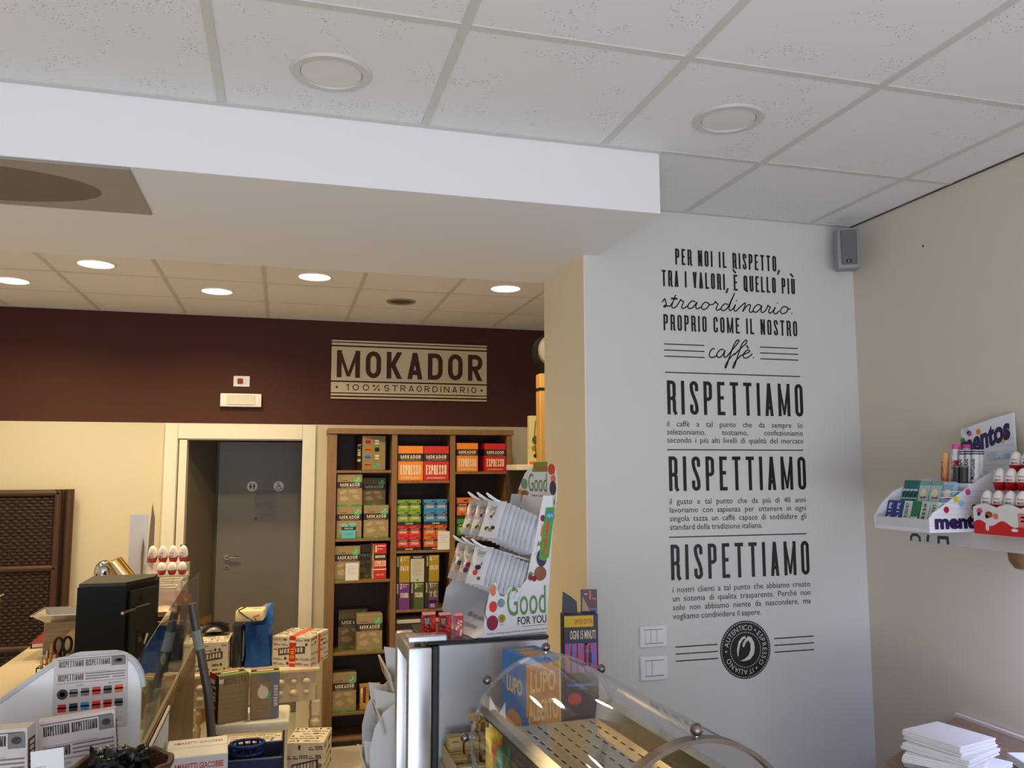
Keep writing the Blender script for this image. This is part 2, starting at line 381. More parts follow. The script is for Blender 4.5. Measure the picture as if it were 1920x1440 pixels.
# ================================================================== the setting
ZC, ZR, ZB = 3.0686, 3.188, 2.855          # front ceiling, rear ceiling, underside of the beam
XW, YT, YB = 2.42, 3.04, 6.62              # right wall, lettered wall, back wall
def ceiling_mat():
    m = M('mineral_ceiling_tile', (230, 228, 228), 0.9, var=0.02, scale=4)
    nt = m.node_tree; b = nt.nodes['Principled BSDF']
    tc = nt.nodes.new('ShaderNodeTexCoord'); v = nt.nodes.new('ShaderNodeTexVoronoi'); v.inputs['Scale'].default_value = 95
    nz = nt.nodes.new('ShaderNodeTexNoise'); nz.inputs['Scale'].default_value = 9
    nt.links.new(tc.outputs['Object'], v.inputs['Vector']); nt.links.new(tc.outputs['Object'], nz.inputs['Vector'])
    r = nt.nodes.new('ShaderNodeMapRange'); r.inputs[1].default_value = 0.06; r.inputs[2].default_value = 0.20; r.inputs[3].default_value = 0.0; r.inputs[4].default_value = 1.0
    nt.links.new(v.outputs['Distance'], r.inputs[0])
    g = nt.nodes.new('ShaderNodeMapRange'); g.inputs[1].default_value = 0.52; g.inputs[2].default_value = 0.60; nt.links.new(nz.outputs['Fac'], g.inputs[0])
    mx = nt.nodes.new('ShaderNodeMix'); mx.data_type = 'FLOAT'; mx.inputs[2].default_value = 1.0
    nt.links.new(g.outputs[0], mx.inputs[0]); nt.links.new(r.outputs[0], mx.inputs[3])
    bp = nt.nodes.new('ShaderNodeBump'); bp.inputs['Strength'].default_value = 1.0; bp.inputs['Distance'].default_value = 0.006
    nt.links.new(mx.outputs[0], bp.inputs['Height']); nt.links.new(bp.outputs[0], b.inputs['Normal'])
    return m
TILE = ceiling_mat(); TBAR = M('ceiling_grid_bar', (206, 204, 198), 0.5, var=0.02); EDGESHADOW = M('ceiling_edge_shadow', (70, 68, 68), 0.8)
def grid_ceiling(name, x0, x1, y0, y1, z, gx, gy, holes=()):
    mb = MB(); mb.box(x0, y0, z, x1, y1, z+0.05, TILE)
    k = math.ceil((x0-gx)/0.6)
    while gx+0.6*k < x1:
        x = gx+0.6*k; mb.box(x-0.012, y0+0.003, z-0.003, x+0.012, y1-0.003, z+0.001, TBAR); k += 1
    k = math.ceil((y0-gy)/0.6)
    while gy+0.6*k < y1:
        y = gy+0.6*k
        if y0+0.02 < y < y1-0.02: mb.box(x0+0.003, y-0.012, z-0.0025, x1-0.003, y+0.012, z+0.001, TBAR)
        k += 1
    return struct(mb, name)
grid_ceiling('ceiling_front', -3.1, XW, -2.5, YT, ZC, 0.4003, 1.8581)
grid_ceiling('ceiling_rear', -3.1, 3.0, 3.56, YB, ZR, -1.341, 5.3722)
tr = MB(); tr.box(1.212, YT-0.024, ZC-0.004, XW-0.02, YT-0.001, ZC-0.0005, TBAR); tr.box(XW-0.009, -2.45, ZC-0.004, XW-0.001, YT-0.001, ZC-0.0005, EDGESHADOW)  # dark strip along the right wall draws the shadow line under the ceiling
tr.box(-3.1, 2.452, ZC-0.004, 1.21, 2.469, ZC-0.0005, TBAR); tr.box(-3.05, YB-0.02, ZR-0.004, 2.95, YB-0.001, ZR-0.0005, TBAR)
struct(tr, 'trim_1')

FLOORM = M('beige_floor', (206, 198, 178), 0.35, var=0.06, scale=6)
fl = MB(); fl.box(-3.2, -2.6, -0.1, 3.1, 8.0, 0.0, FLOORM); struct(fl, 'floor')
wl = MB(); wl.box(XW, -2.6, 0, XW+0.12, 0.35, 3.2, BEIGE); wl.box(XW, 1.75, 0, XW+0.12, 3.56, 3.2, BEIGE)
wl.box(XW, 0.35, 0, XW+0.12, 1.75, 1.11, BEIGE); wl.box(XW, 0.35, 1.70, XW+0.12, 1.75, 3.2, BEIGE); struct(wl, 'wall_right')
wf = MB(); wf.box(-3.2, -2.6, 0, XW, -2.5, 0.3, PAINT); wf.box(-3.2, -2.6, 2.62, XW, -2.5, 3.2, PAINT)
wf.box(-3.2, -2.6, 0.3, -2.5, -2.5, 2.62, PAINT); wf.box(1.95, -2.6, 0.3, XW, -2.5, 2.62, PAINT); struct(wf, 'wall_front')
wn = MB()
for x in (-2.5, -1.1, 0.35, 1.9): wn.box(x, -2.58, 0.3, x+0.05, -2.52, 2.62, ALU)
wn.box(-2.5, -2.58, 0.3, 1.95, -2.52, 0.35, ALU); wn.box(-2.5, -2.58, 2.57, 1.95, -2.52, 2.62, ALU); struct(wn, 'window_1')
wn = MB()
for y in (0.35, 1.70): wn.box(XW+0.03, y, 1.11, XW+0.09, y+0.05, 1.70, ALU)
wn.box(XW+0.03, 0.35, 1.11, XW+0.09, 1.75, 1.15, ALU); wn.box(XW+0.03, 0.35, 1.66, XW+0.09, 1.75, 1.70, ALU); struct(wn, 'window_2')
ww = MB(); ww.box(-3.2, -2.5, 0, -3.1, YB, 3.3, PAINT); struct(ww, 'wall_left')
pier = MB(); pier.box(1.149, YT, 0, XW, 3.56, 3.28, PAINT); pier.box(1.145, YT, 0, 1.149, 3.56, 3.28, M('lamp_warmed_pier_paint', (238, 226, 194), 0.75, var=0.02, scale=3)); struct(pier, 'wall_pier')  # left skin lighter and creamier: warm lamplight put into its colour
beam = MB(); beam.box(-3.1, 2.47, ZB, 1.21, YT, 3.28, GYPS); beam.box(-3.1, YT, ZB, 1.145, 3.56, 3.28, GYPS); struct(beam, 'ceiling_beam')
rr = MB(); rr.box(3.0, 3.56, 0, 3.1, YB, 3.3, PAINT); struct(rr, 'wall_rear_right')
bk = MB()
ZBAND = 2.355
for z0, z1, m in ((0, ZBAND, CREAMW), (ZBAND, 3.3, BAND)):
    if m is CREAMW:
        bk.box(-3.2, YB, z0, -0.76, YB+0.12, z1, m); bk.box(0.21, YB, z0, 3.1, YB+0.12, z1, m); bk.box(-0.76, YB, 2.29, 0.21, YB+0.12, z1, m)
    else: bk.box(-3.2, YB, z0, 3.1, YB+0.12, z1, m)
struct(bk, 'wall_back')
# door casing and the dim lobby behind it
dc = MB()
dc.box(-0.855, YB-0.022, 0, -0.765, YB-0.001, 2.352, WARMW, 0.004); dc.box(0.143, YB-0.022, 0, 0.243, YB-0.001, 2.352, WARMW, 0.004)
dc.box(-0.764, YB-0.022, 2.236, 0.142, YB-0.001, 2.352, WARMW, 0.004)
dc.box(-0.752, YB-0.012, 0, -0.698, YB+0.13, 2.23, WARMW); dc.box(0.144, YB, 0, 0.205, YB+0.13, 2.23, WARMW); dc.box(-0.698, YB, 2.231, 0.144, YB+0.13, 2.285, WARMW)
struct(dc, 'trim_2')
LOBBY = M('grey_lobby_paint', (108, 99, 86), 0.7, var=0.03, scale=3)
lb = MB(); lb.prism([(-0.80, YB+0.13), (-0.71, YB+0.13), (-0.535, 7.33), (-0.60, 7.33)], 'z', 0, 2.6, LOBBY)
lb.box(0.20, YB+0.13, 0, 0.28, 7.4, 2.6, LOBBY); lb.box(-0.80, YB+0.13, 2.6, 0.28, 7.5, 2.68, LOBBY); lb.box(-0.65, 7.36, 0, 0.28, 7.46, 2.6, LOBBY); struct(lb, 'wall_lobby')
SKIRT = wood('oak_skirting', (150, 104, 58), (176, 128, 76), 0)
sk = MB(); sk.prism([(-0.709, YB+0.14), (-0.700, YB+0.14), (-0.530, 7.30), (-0.534, 7.30)], 'z', 0, 0.83, SKIRT); struct(sk, 'baseboard_lobby')
DOORM = M('grey_door_laminate', (126, 122, 120), 0.5, var=0.03, scale=4)
dl = MB(); dl.box(-0.515, 7.30, 0.005, 0.195, 7.35, 2.24, DOORM, 0.003)
door = tag(dl.build('door_1'), kind='structure')
hd = MB(); hd.cyl((-0.43, 7.299, 1.285), (-0.43, 7.288, 1.285), 0.022, 0.022, CHROME); hd.tube([(-0.43, 7.29, 1.285), (-0.43, 7.25, 1.285), (-0.41, 7.245, 1.287), (-0.32, 7.245, 1.285)], 0.008, CHROME); hd.build('door_handle', door)
lk = MB(); lk.cyl((-0.425, 7.299, 1.205), (-0.425, 7.290, 1.205), 0.022, 0.020, CHROME); lk.cyl((-0.425, 7.2895, 1.205), (-0.425, 7.2885, 1.205), 0.007, 0.007, BLACKP); lk.build('door_lock', door)

# signs on the grey door
def toilet_sign(x, label, kind):
    t = thing('toilet_sign', label, 'sign', (x, 7.298, 1.866), group='round signs on the grey door')
    mb = MB(); n = 32; mb.cyl((0, 0, 0), (0, -0.003, 0), 0.042, 0.042, WHITE, n)
    it = []
    o = (-0.042, -0.0032, -0.042); W = 0.084
    if kind == 'people':
        it = [('R', .49, .08, .51, .92, DBROWN), ('e', .33, .72, .07, .07, BLACKINK), ('g', [(.24, .62), (.42, .62), (.46, .36), (.2, .36)], BLACKINK), ('R', .28, .16, .32, .38, BLACKINK), ('R', .35, .16, .39, .38, BLACKINK),
              ('e', .67, .72, .07, .07, BLACKINK), ('g', [(.56, .62), (.78, .62), (.76, .38), (.58, .38)], BLACKINK), ('R', .60, .16, .655, .40, BLACKINK), ('R', .685, .16, .74, .40, BLACKINK)]
    else:
        it = [('e', .46, .80, .065, .065, BLACKINK), ('l', [(.46, .70), (.47, .50), (.62, .47), (.70, .26), (.78, .28)], BLACKINK, .07), ('l', [(.47, .60), (.62, .60)], BLACKINK, .06),
              ('l', [(.40, .52), (.28, .40), (.28, .26), (.40, .15), (.55, .17), (.62, .28)], BLACKINK, .06)]
    mb.prints(o, (1, 0, 0), (0, 0, 1), W, W, it); mb.build('disc', t)
toilet_sign(-0.244, 'round white toilet sign with a man and woman symbol, on grey door', 'people')
toilet_sign(-0.030, 'round white accessible toilet sign with wheelchair symbol, on grey door', 'chair')
pp = MB(); GP = M('door_notice_paper', (122, 118, 128), 0.7); pp.box(-0.225, 7.2985, 1.575, -0.045, 7.2995, 1.83, GP)
pp.prints((-0.225, 7.2985, 1.575), (1, 0, 0), (0, 0, 1), 0.18, 0.255, [('R', .08, .86, .16, .90, TAUPE), ('R', .1, .5, .82, .512, TAUPE), ('R', .1, .56, .7, .572, TAUPE), ('R', .6, .44, .9, .452, TAUPE), ('R', .05, .06, .14, .12, BLACKINK), ('R', .3, .2, .8, .212, TAUPE)])
tag(pp.build('paper_notice'), 'grey sheet of paper taped to the grey door below the round signs', 'notice')

# ------------------------------------------------------------------ downlights
FACE_ON = M('lit_lamp_glass', (255, 236, 196), 0.5, emit=9.0); FACE_OFF = M('frosted_lamp_glass', (222, 218, 212), 0.5)
def ring_mesh(r0, r1, h, m): return MB().lathe([(r0, -h*0.3), (r0+0.002, -h), (r1-0.006, -h), (r1, -0.0005), (r0, -0.0005), (r0, -h*0.3)], m, 40)
lamp = thing('downlight', 'unlit round ceiling downlight on the left, above the white beam', 'ceiling light', (0.100, 2.182, ZC), group='unlit downlights in the front ceiling')
ring_mesh(0.082, 0.110, 0.008, M('aged_white_ring', (204, 200, 196), 0.5)).build('trim_ring', lamp); MB().lathe([(0.0, -0.006), (0.081, -0.004), (0.081, -0.001)], FACE_OFF, 40).build('diffuser', lamp)
dup(lamp, (1.297, 2.163, ZC), label='unlit round ceiling downlight on the right, above the lettered wall')
lit = thing('downlight', 'lit downlight left of all, cut by the edge of the photo', 'ceiling light', (-1.667, 5.700, ZR), group='lit downlights in the rear ceiling')
ring_mesh(0.094, 0.108, 0.008, WHITE).build('trim_ring', lit); MB().lathe([(0.0, -0.007), (0.093, -0.005), (0.093, -0.001)], FACE_ON, 40).build('diffuser', lit)
spots = [(-1.667, 5.700)]
for x, y, lab in ((-1.070, 5.114, 'lit downlight near the beam, second from the left of the lit row'), (-0.452, 5.695, 'lit downlight above the emergency light, close to the brown wall'),
                  (0.159, 5.112, 'lit downlight near the beam, up and left of the wall sign'), (1.383, 5.126, 'lit downlight nearest to the pillar, right of the wall sign')):
    dup(lit, (x, y, ZR), label=lab); spots.append((x, y))
for i, (x, y) in enumerate(spots):
    l = bpy.data.lights.new('downlight_glow', 'AREA'); l.shape = 'DISK'; l.size = 0.18; l.energy = LAMP_W; l.color = LAMP_COL; l.spread = 2.6
    o = bpy.data.objects.new('downlight_glow', l); COL.objects.link(o); o.location = (x, y, ZR-0.012)
# further lamps of the same rear grid, left of the frame
for x, y in ((-2.27, 5.11), (-2.27, 4.2)):
    l = bpy.data.lights.new('downlight_glow', 'AREA'); l.shape = 'DISK'; l.size = 0.18; l.energy = LAMP_W*0.45; l.color = LAMP_COL; l.spread = 2.6
    o = bpy.data.objects.new('downlight_glow', l); COL.objects.link(o); o.location = (x, y, ZR-0.012)
sp = thing('ceiling_speaker', 'small dark round ceiling grille among the lit downlights', 'ceiling speaker', (0.778, 5.728, ZR))
ring_mesh(0.080, 0.106, 0.008, M('beige_ring', (150, 136, 108), 0.5)).build('trim_ring', sp); MB().lathe([(0, -0.005), (0.079, -0.003), (0.079, -0.001)], M('dark_speaker_mesh', (84, 74, 58), 0.6, bump=0.6, bscale=400), 40).build('grille', sp)
# grey panel in the beam's underside
vp = thing('ceiling_air_panel', 'grey rectangular panel with a dark oval patch under the white beam', 'ceiling panel', (-0.90, 2.70, ZB))
VG = M('grey_panel_metal', (160, 153, 143), 0.6, var=0.10, scale=5); VD = M('dark_panel_mesh', (118, 107, 90), 0.7, var=0.12, scale=8, bump=0.4, bscale=300)
mb = MB(); mb.box(-0.55, -0.222, -0.006, 0.455, 0.215, -0.001, VG, 0.002); mb.build('panel', vp)
MB().add([(-0.02+0.36*math.cos(2*PI*i/48), 0.0+0.17*math.sin(2*PI*i/48), -0.0065) for i in range(48)], [tuple(range(47, -1, -1))], VD).build('mesh_insert', vp)

# ------------------------------------------------------------------ lettering on the white wall
def wx(o): return o
wl_ = thing('wall_lettering', 'tall block of black Italian lettering on the white wall between pillar edge and corner', 'wall lettering', (1.5, YT, 1.10))
def onwall(mb, vf, x, z, off=0.0012, m=None): mb.flat(vf, (x-1.5, -off, z-1.10), (1, 0, 0), (0, 0, 1), m or BLACKINK, 0.0)
def cap_line(mb, s, x0, x1, z0, z1, th, gap=0.55): onwall(mb, caps(s, x1-x0, z1-z0, th*(z1-z0), gap), x0, z0)
q = MB()
cap_line(q, 'PER NOI IL RISPETTO,', 1.552, 2.045, 2.842, 2.911, 0.12, 0.55); q.build('slogan', wl_); q = MB()
cap_line(q, 'TRA I VALORI, \u00c8 QUELLO PI\u00d9', 1.489, 2.120, 2.747, 2.816, 0.12, 0.55); q.build('slogan', wl_); q = MB()
cap_line(q, 'PROPRIO COME IL NOSTRO', 1.492, 2.123, 2.563, 2.630, 0.12, 0.55)
q.build('slogan', wl_)
S1 = [[(272,558),(283,540),(292,530),(296,545),(303,570),(303,588),(292,597),(284,590),(300,583),(330,590),(352,560)],[(378,497),(362,540),(347,585),(352,602),(372,600),(395,575)],[(340,527),(392,530)],
 [(395,575),(410,548),(418,535),(424,545),(440,552),(432,575),(425,600),(440,607),(468,590),(480,575)],[(535,555),(515,545),(490,560),(475,585),(480,605),(505,605),(530,580),(548,555),(540,580),(538,603),(555,608),(580,592)],
 [(640,562),(612,556),(588,580),(585,605),(605,614),(630,600),(645,575),(638,560),(650,575),(680,570),(690,558),(700,548),(703,560),(718,568),(708,590),(702,612),(715,620),(740,605)],
 [(800,575),(775,566),(748,590),(745,615),(765,622),(795,600),(825,540),(855,475),(835,520),(815,570),(808,610),(818,622),(845,600),(862,570),(850,600),(850,620),(865,626),(890,600),(935,560),(942,568),(932,600),(920,630),(940,600),(965,575),(985,575),(980,600),(975,625),(990,635),(1015,620)],
 [(868,537),(872,542)],[(1075,580),(1050,570),(1020,590),(1008,615),(1015,633),(1040,630),(1065,605),(1080,580),(1075,605),(1075,630),(1090,635),(1115,615),(1128,585),(1132,575),(1136,585),(1152,590),(1142,612),(1138,632),(1150,640),(1175,622),(1195,590),(1182,620),(1182,640),(1200,645),(1230,620)],
 [(1210,552),(1214,557)],[(1295,590),(1268,585),(1245,605),(1240,632),(1255,645),(1285,635),(1300,610),(1297,592),(1308,605),(1325,603)],[(1333,640),(1338,644)]]
S2 = [[(692,938),(675,932),(655,955),(648,985),(660,1002),(690,1000),(712,982)],[(765,945),(745,938),(718,960),(708,985),(718,1003),(742,998),(765,970),(775,945),(768,975),(768,1000),(785,1000),(800,985)],
 [(800,985),(845,930),(885,880),(888,865),(870,868),(845,910),(815,990),(790,1070),(778,1090),(778,1070),(800,1030),(840,985),(865,970)],[(850,985),(905,930),(945,895),(955,870),(940,868),(910,905),(880,990),(855,1070),(840,1092),(842,1070),(865,1030),(905,990)],
 [(905,990),(955,970),(978,958),(968,945),(945,955),(925,985),(930,1008),(955,1010),(985,990),(1000,975)],[(952,908),(966,932)],[(1005,1006),(1010,1010)]]
for strokes in (S1, S2):
    s = MB()
    for st in strokes:
        pts = [(1.34204+0.000576*u-0.000018*v, 2.96361+0.0000252*u-0.00052145*v) for u, v in st]
        v, f = thick(smooth_line(pts, 4), 0.0052 if len(st) > 2 or st[0][1]-st[1][1] == 0 else 0.0075)
        onwall(s, (v, f), 0, 0)
    s.build('handwritten_word', wl_)
for z in (2.217, 1.9075, 1.5555): h = MB(); cap_line(h, 'RISPETTIAMO', 1.501, 2.137, z, z+0.139, 0.105, 0.62); h.build('heading', wl_)
def para(mb, s, x0, x1, zb, size, just=True):
    ws = s.split(' '); g = []
    for w_ in ws:
        V, F = built_in(w_, 0.0, 0.0, 2); g.append((V, F, max(p[0] for p in V)))
    k = size*0.98; tot = sum(a[2] for a in g)*k
    gap = (x1-x0-tot)/max(len(ws)-1, 1) if just else size*0.26
    x = x0
    for V, F, wd in g:
        onwall(mb, ([(x+p[0]*k, zb+p[1]*size) for p in V], F), 0, 0); x += wd*k+gap
FS = 0.0330
pg = MB()
for i, t in enumerate(('il caff\u00e8 a tal punto che da sempre lo', 'selezioniamo, tostiamo, confezioniamo', 'secondo i pi\u00f9 alti livelli di qualit\u00e0 del mercato')): para(pg, t, 1.496, 2.131, 2.168-0.033*i, FS)
pg.build('paragraph', wl_); pg = MB()
for i, t in enumerate(('il gusto a tal punto che da pi\u00f9 di 40 anni', 'lavoriamo con sapienza per ottenere in ogni', 'singola tazza un caff\u00e8 capace di soddisfare gli', 'standard della tradizione italiana.')): para(pg, t, 1.499, 2.131, 1.855-0.034*i, FS, i < 3)
pg.build('paragraph', wl_); pg = MB()
for i, t in enumerate(('i nostri clienti a tal punto che abbiamo creato', 'un sistema di qualita trasparente. Perch\u00e9 non', 'solo non abbiamo niente da nascondere, ma', 'vogliamo condividere il sapere.')): para(pg, t, 1.504, 2.136, 1.507-0.0345*i, FS, i < 3)
pg.build('paragraph', wl_)
def rule(x0, x1, z, t=0.0042): onwall(rl, ([(x0, z-t/2), (x1, z-t/2), (x1, z+t/2), (x0, z+t/2)], [(0, 1, 2, 3)]), 0, 0)
for z in (2.389, 2.0735, 1.724): rl = MB(); rule(1.495, 2.129, z); rl.build('dividing_line', wl_)
for x0, x1, z0 in ((1.492, 1.676, 2.506), (1.937, 2.123, 2.510), (1.512, 1.698, 1.296), (1.957, 2.143, 1.304)):
    rl = MB()
    for k in range(3): rule(x0, x1, z0-k*0.0252-(k*0.002 if z0 < 2 else 0))
    rl.build('triple_line', wl_)
sl = MB(); cx, cz, SR = 1.823, 1.268, 0.1145
def disc(r, off, m, n=64): onwall(sl, ([(cx+r*math.cos(2*PI*i/n), cz+r*math.sin(2*PI*i/n)) for i in range(n)], [tuple(range(n))]), 0, 0, off, m)
SEALW = M('pale_seal_print', (214, 210, 208), 0.5)
disc(SR, 0.0012, BLACKINK)
def dashes(r, n, t, fill):
    for i in range(n):
        a0 = 360*i/n; onwall(sl, thick(arc(cx, cz, r, r, a0, a0+360*fill/n, 3), t), 0, 0, 0.0018, SEALW)
dashes(SR*0.945, 66, 0.0028, 0.62); dashes(SR*0.60, 44, 0.0028, 0.62)
def ring_text(s, a0, a1, r, size):
    n = len(s)
    ws = [max([p[0] for p in built_in(c)[0]] or [0.3])-min([p[0] for p in built_in(c)[0]] or [0]) if c != ' ' else 0.3 for c in s]
    gap = 0.0; tot = sum(ws); a = a0
    for c, wd in zip(s, ws):
        da = (a1-a0)*wd/tot; am = math.radians(a+da/2); V, F = built_in(c)
        mx = (min(p[0] for p in V)+max(p[0] for p in V))/2; ca, sa = math.cos(am-PI/2), math.sin(am-PI/2); o = []
        for p in V:
            x, y = (p[0]-mx)*size*0.95, p[1]*size
            o.append((cx+r*math.cos(am)+x*ca-y*sa, cz+r*math.sin(am)+x*sa+y*ca))
        onwall(sl, (o, F), 0, 0, 0.0018, SEALW); a += da
ring_text('AUTENTICO', 172, 67, SR*0.68, SR*0.25); ring_text('ESPRESSO', 50, -47, SR*0.68, SR*0.25); ring_text('ITALIANO', -68, -160, SR*0.68, SR*0.25)
for a in (58.5, -57.5, 182): onwall(sl, ([(cx+SR*0.77*math.cos(math.radians(a))+0.004*math.cos(i), cz+SR*0.77*math.sin(math.radians(a))+0.004*math.sin(i)) for i in [k*PI/4 for k in range(8)]], [tuple(range(8))]), 0, 0, 0.0018, SEALW)
U = lambda u, v: (cx+(u-948)/210*SR, cz+(955-v)/240*SR)
onwall(sl, ([U(*p) for p in ((880,1005),(876,950),(892,885),(920,850),(948,842),(952,860),(928,870),(905,905),(892,960),(888,1005))], [tuple(range(10))]), 0, 0, 0.0018, SEALW)
onwall(sl, ([U(*p) for p in ((922,925),(930,895),(955,862),(975,845),(1000,858),(1020,900),(1026,945),(1015,1000),(985,1035),(945,1048),(900,1045),(935,1032),(970,1005),(990,960),(990,910),(975,880),(952,895),(935,935))], [tuple(range(18))]), 0, 0, 0.0018, SEALW)
sl.build('seal', wl_)

# switch plates, corner speaker
def switch_plate(x0, x1, z0, z1, label, splits):
    t = thing('light_switch', label, 'light switch', ((x0+x1)/2, YT, z0), group='switch plates on the white wall')
    w2 = (x1-x0)/2; hh = z1-z0; mb = MB(); mb.box(-w2, -0.009, 0, w2, -0.0008, hh, WHITE, 0.004); mb.build('plate', t)
    xs = [-0.038]+splits+[0.038]
    for a, b in zip(xs[:-1], xs[1:]): MB().box(a+0.0012, -0.0135, hh*0.22, b-0.0012, -0.0092, hh*0.80, WHITE, 0.0015).build('rocker', t)
    fr = MB()
    fr.box(-0.0405, -0.0098, hh*0.18, 0.0405, -0.0091, hh*0.205, GREYP); fr.box(-0.0405, -0.0098, hh*0.815, 0.0405, -0.0091, hh*0.84, GREYP); fr.build('inner_frame', t)
switch_plate(1.358, 1.475, 1.301, 1.385, 'white double switch plate, the upper of the pair beside the lettering', [-0.014, 0.012])
switch_plate(1.358, 1.476, 1.176, 1.269, 'white double switch plate, the lower of the pair beside the lettering', [-0.012])
spk = thing('wall_speaker', 'slim grey loudspeaker high in the corner of the lettered wall and right wall', 'speaker', (2.318, 2.945, 2.845), -0.42)
SPG = M('silver_speaker_shell', (146, 144, 146), 0.45, var=0.03); SPM = M('grey_speaker_cloth', (112, 108, 112), 0.7, var=0.05, bump=0.5, bscale=500)
MB().box(-0.046, -0.035, 0, 0.046, 0.035, 0.178, SPG, 0.008).build('body', spk)
g = MB(); g.box(-0.032, -0.040, 0.016, 0.034, -0.0352, 0.166, SPM, 0.003); gr_ = g.build('grille', spk)
g = MB(); g.prints((-0.012, -0.0402, 0.024), (1, 0, 0), (0, 0, 1), 0.02, 0.014, [('R', 0, 0, 1, 1, BLACKINK), ('t', 'a', .35, .25, .65, .75, WHITE)]); g.build('badge', gr_)
MB().cyl((0, 0.0352, 0.09), (0, 0.075, 0.09), 0.012, 0.012, DGREY).build('bracket', spk)
rc = MB(); rc.cyl((2.4193, 2.62, 2.87), (2.4175, 2.62, 2.87), 0.004, 0.004, BLACKINK, 10); tag(rc.build('wall_hook'), 'tiny dark nail in the right wall under the ceiling edge', 'nail')

# ------------------------------------------------------------------ brown band: sign, emergency light, indicator
SIGNM = M('sand_sign_board', (206, 192, 158), 0.5, var=0.04, scale=5)
sg = thing('wall_sign', 'large sand coloured shop sign with brown capitals on the brown wall', 'sign', (0.982, YB, 2.555))
SX0, SX1, ST = -0.632, 0.636, 0.477
board = MB()
for a, b, nm in ((0.0, 0.013, 'bar'), (0.021, 0.040, 'bar'), (0.428, 0.444, 'bar'), (0.456, 0.470, 'bar')):
    MB().box(SX0, -0.02, ST-b, SX1, -0.0008, ST-a, SIGNM, 0.002).build('border_bar', sg)
m1 = MB(); m1.box(SX0, -0.02, ST-0.325, SX1, -0.0008, ST-0.052, SIGNM, 0.002)
m1.flat(caps('MOKADOR', 1.188, 0.218, 0.038, 0.36), (SX0+0.042, -0.0208, ST-0.300), (1, 0, 0), (0, 0, 1), BAND); m1.build('name_board', sg)
m2 = MB(); m2.box(SX0, -0.02, ST-0.420, SX1, -0.0008, ST-0.336, SIGNM, 0.002)
m2.flat(caps('100%', 0.27, 0.050, 0.0075, 0.55), (SX0+0.115, -0.0208, ST-0.402), (1, 0, 0), (0, 0, 1), BAND); m2.flat(caps('STRAORDINARIO', 0.76, 0.050, 0.0075, 0.5), (SX0+0.418, -0.0208, ST-0.402), (1, 0, 0), (0, 0, 1), BAND)
for x in (SX0+0.045, SX1-0.045): m2.flat(([(0.010*math.cos(k*PI/6), 0.010*math.sin(k*PI/6)) for k in range(12)], [tuple(range(12))]), (x, -0.0208, ST-0.378), (1, 0, 0), (0, 0, 1), BAND)
m2.build('slogan_board', sg)
el = thing('emergency_light', 'white rectangular emergency light on the brown wall above the door', 'emergency light', (-0.322, YB, 2.483))
MB().box(-0.150, -0.045, 0, 0.150, -0.0008, 0.101, WHITE, 0.006).build('housing', el); MB().box(-0.103, -0.052, 0.014, 0.103, -0.0455, 0.088, M('frosted_cover', (216, 212, 200), 0.3), 0.003).build('diffuser', el)
ia = thing('alarm_indicator', 'small white wall plate with a red lamp above the emergency light', 'indicator light', (-0.323, YB, 2.640))
MB().box(-0.060, -0.012, 0, 0.060, -0.0008, 0.083, WHITE, 0.004).build('plate', ia); MB().box(-0.030, -0.026, 0.022, 0.010, -0.0125, 0.062, M('red_lamp', (150, 24, 30), 0.3), 0.004).build('red_lamp', ia); MB().box(0.012, -0.018, 0.026, 0.034, -0.0125, 0.058, WHITE, 0.002).build('button', ia)
# ================================================================== bookcase of coffee at the back wall
YS = 6.30
bc = thing('display_bookcase', 'tall walnut bookcase full of coffee boxes against the back wall', 'bookcase', (0.33, YS, 0))
BX = lambda x0, y0, z0, x1, y1, z1, m, name: MB().box(x0-0.33, y0-YS, z0, x1-0.33, y1-YS, z1, m, 0.002).build(name, bc)
BX(0.330, YS, 0, 0.388, 6.60, 2.270, SHELFW, 'side_panel'); BX(1.708, YS, 0, 1.752, 6.60, 2.270, SHELFW, 'side_panel')
BX(0.322, YS-0.012, 2.271, 1.760, 6.605, 2.312, SHELFW, 'top_board')
BX(0.800, YS, 0.06, 0.842, 6.60, 2.270, SHELFW, 'divider'); BX(1.252, YS, 0.06, 1.294, 6.60, 2.270, SHELFW, 'divider')
BX(0.389, 6.601, 0.02, 1.707, 6.612, 2.27, SHELFB, 'back_panel')
BX(0.389, YS+0.03, 0.0, 1.707, YS+0.05, 0.059, SHELFB, 'plinth')
for z in (1.977, 1.469, 1.164, 0.645, 0.219): BX(0.389, YS+0.004, z, 0.799, 6.600, z+0.020, SHELFW, 'shelf_board')
for z in (1.897, 1.370, 0.932, 0.45): BX(0.843, YS+0.004, z, 1.251, 6.600, z+0.020, SHELFW, 'shelf_board')
for z in (1.965, 1.452, 0.98, 0.5): BX(1.295, YS+0.004, z, 1.707, 6.600, z+0.020, SHELFW, 'shelf_board')
for a, b in ((0.389, 0.799), (0.843, 1.251), (1.295, 1.707)): BX(a, YS+0.004, 0.040, b, 6.600, 0.060, SHELFW, 'shelf_board')

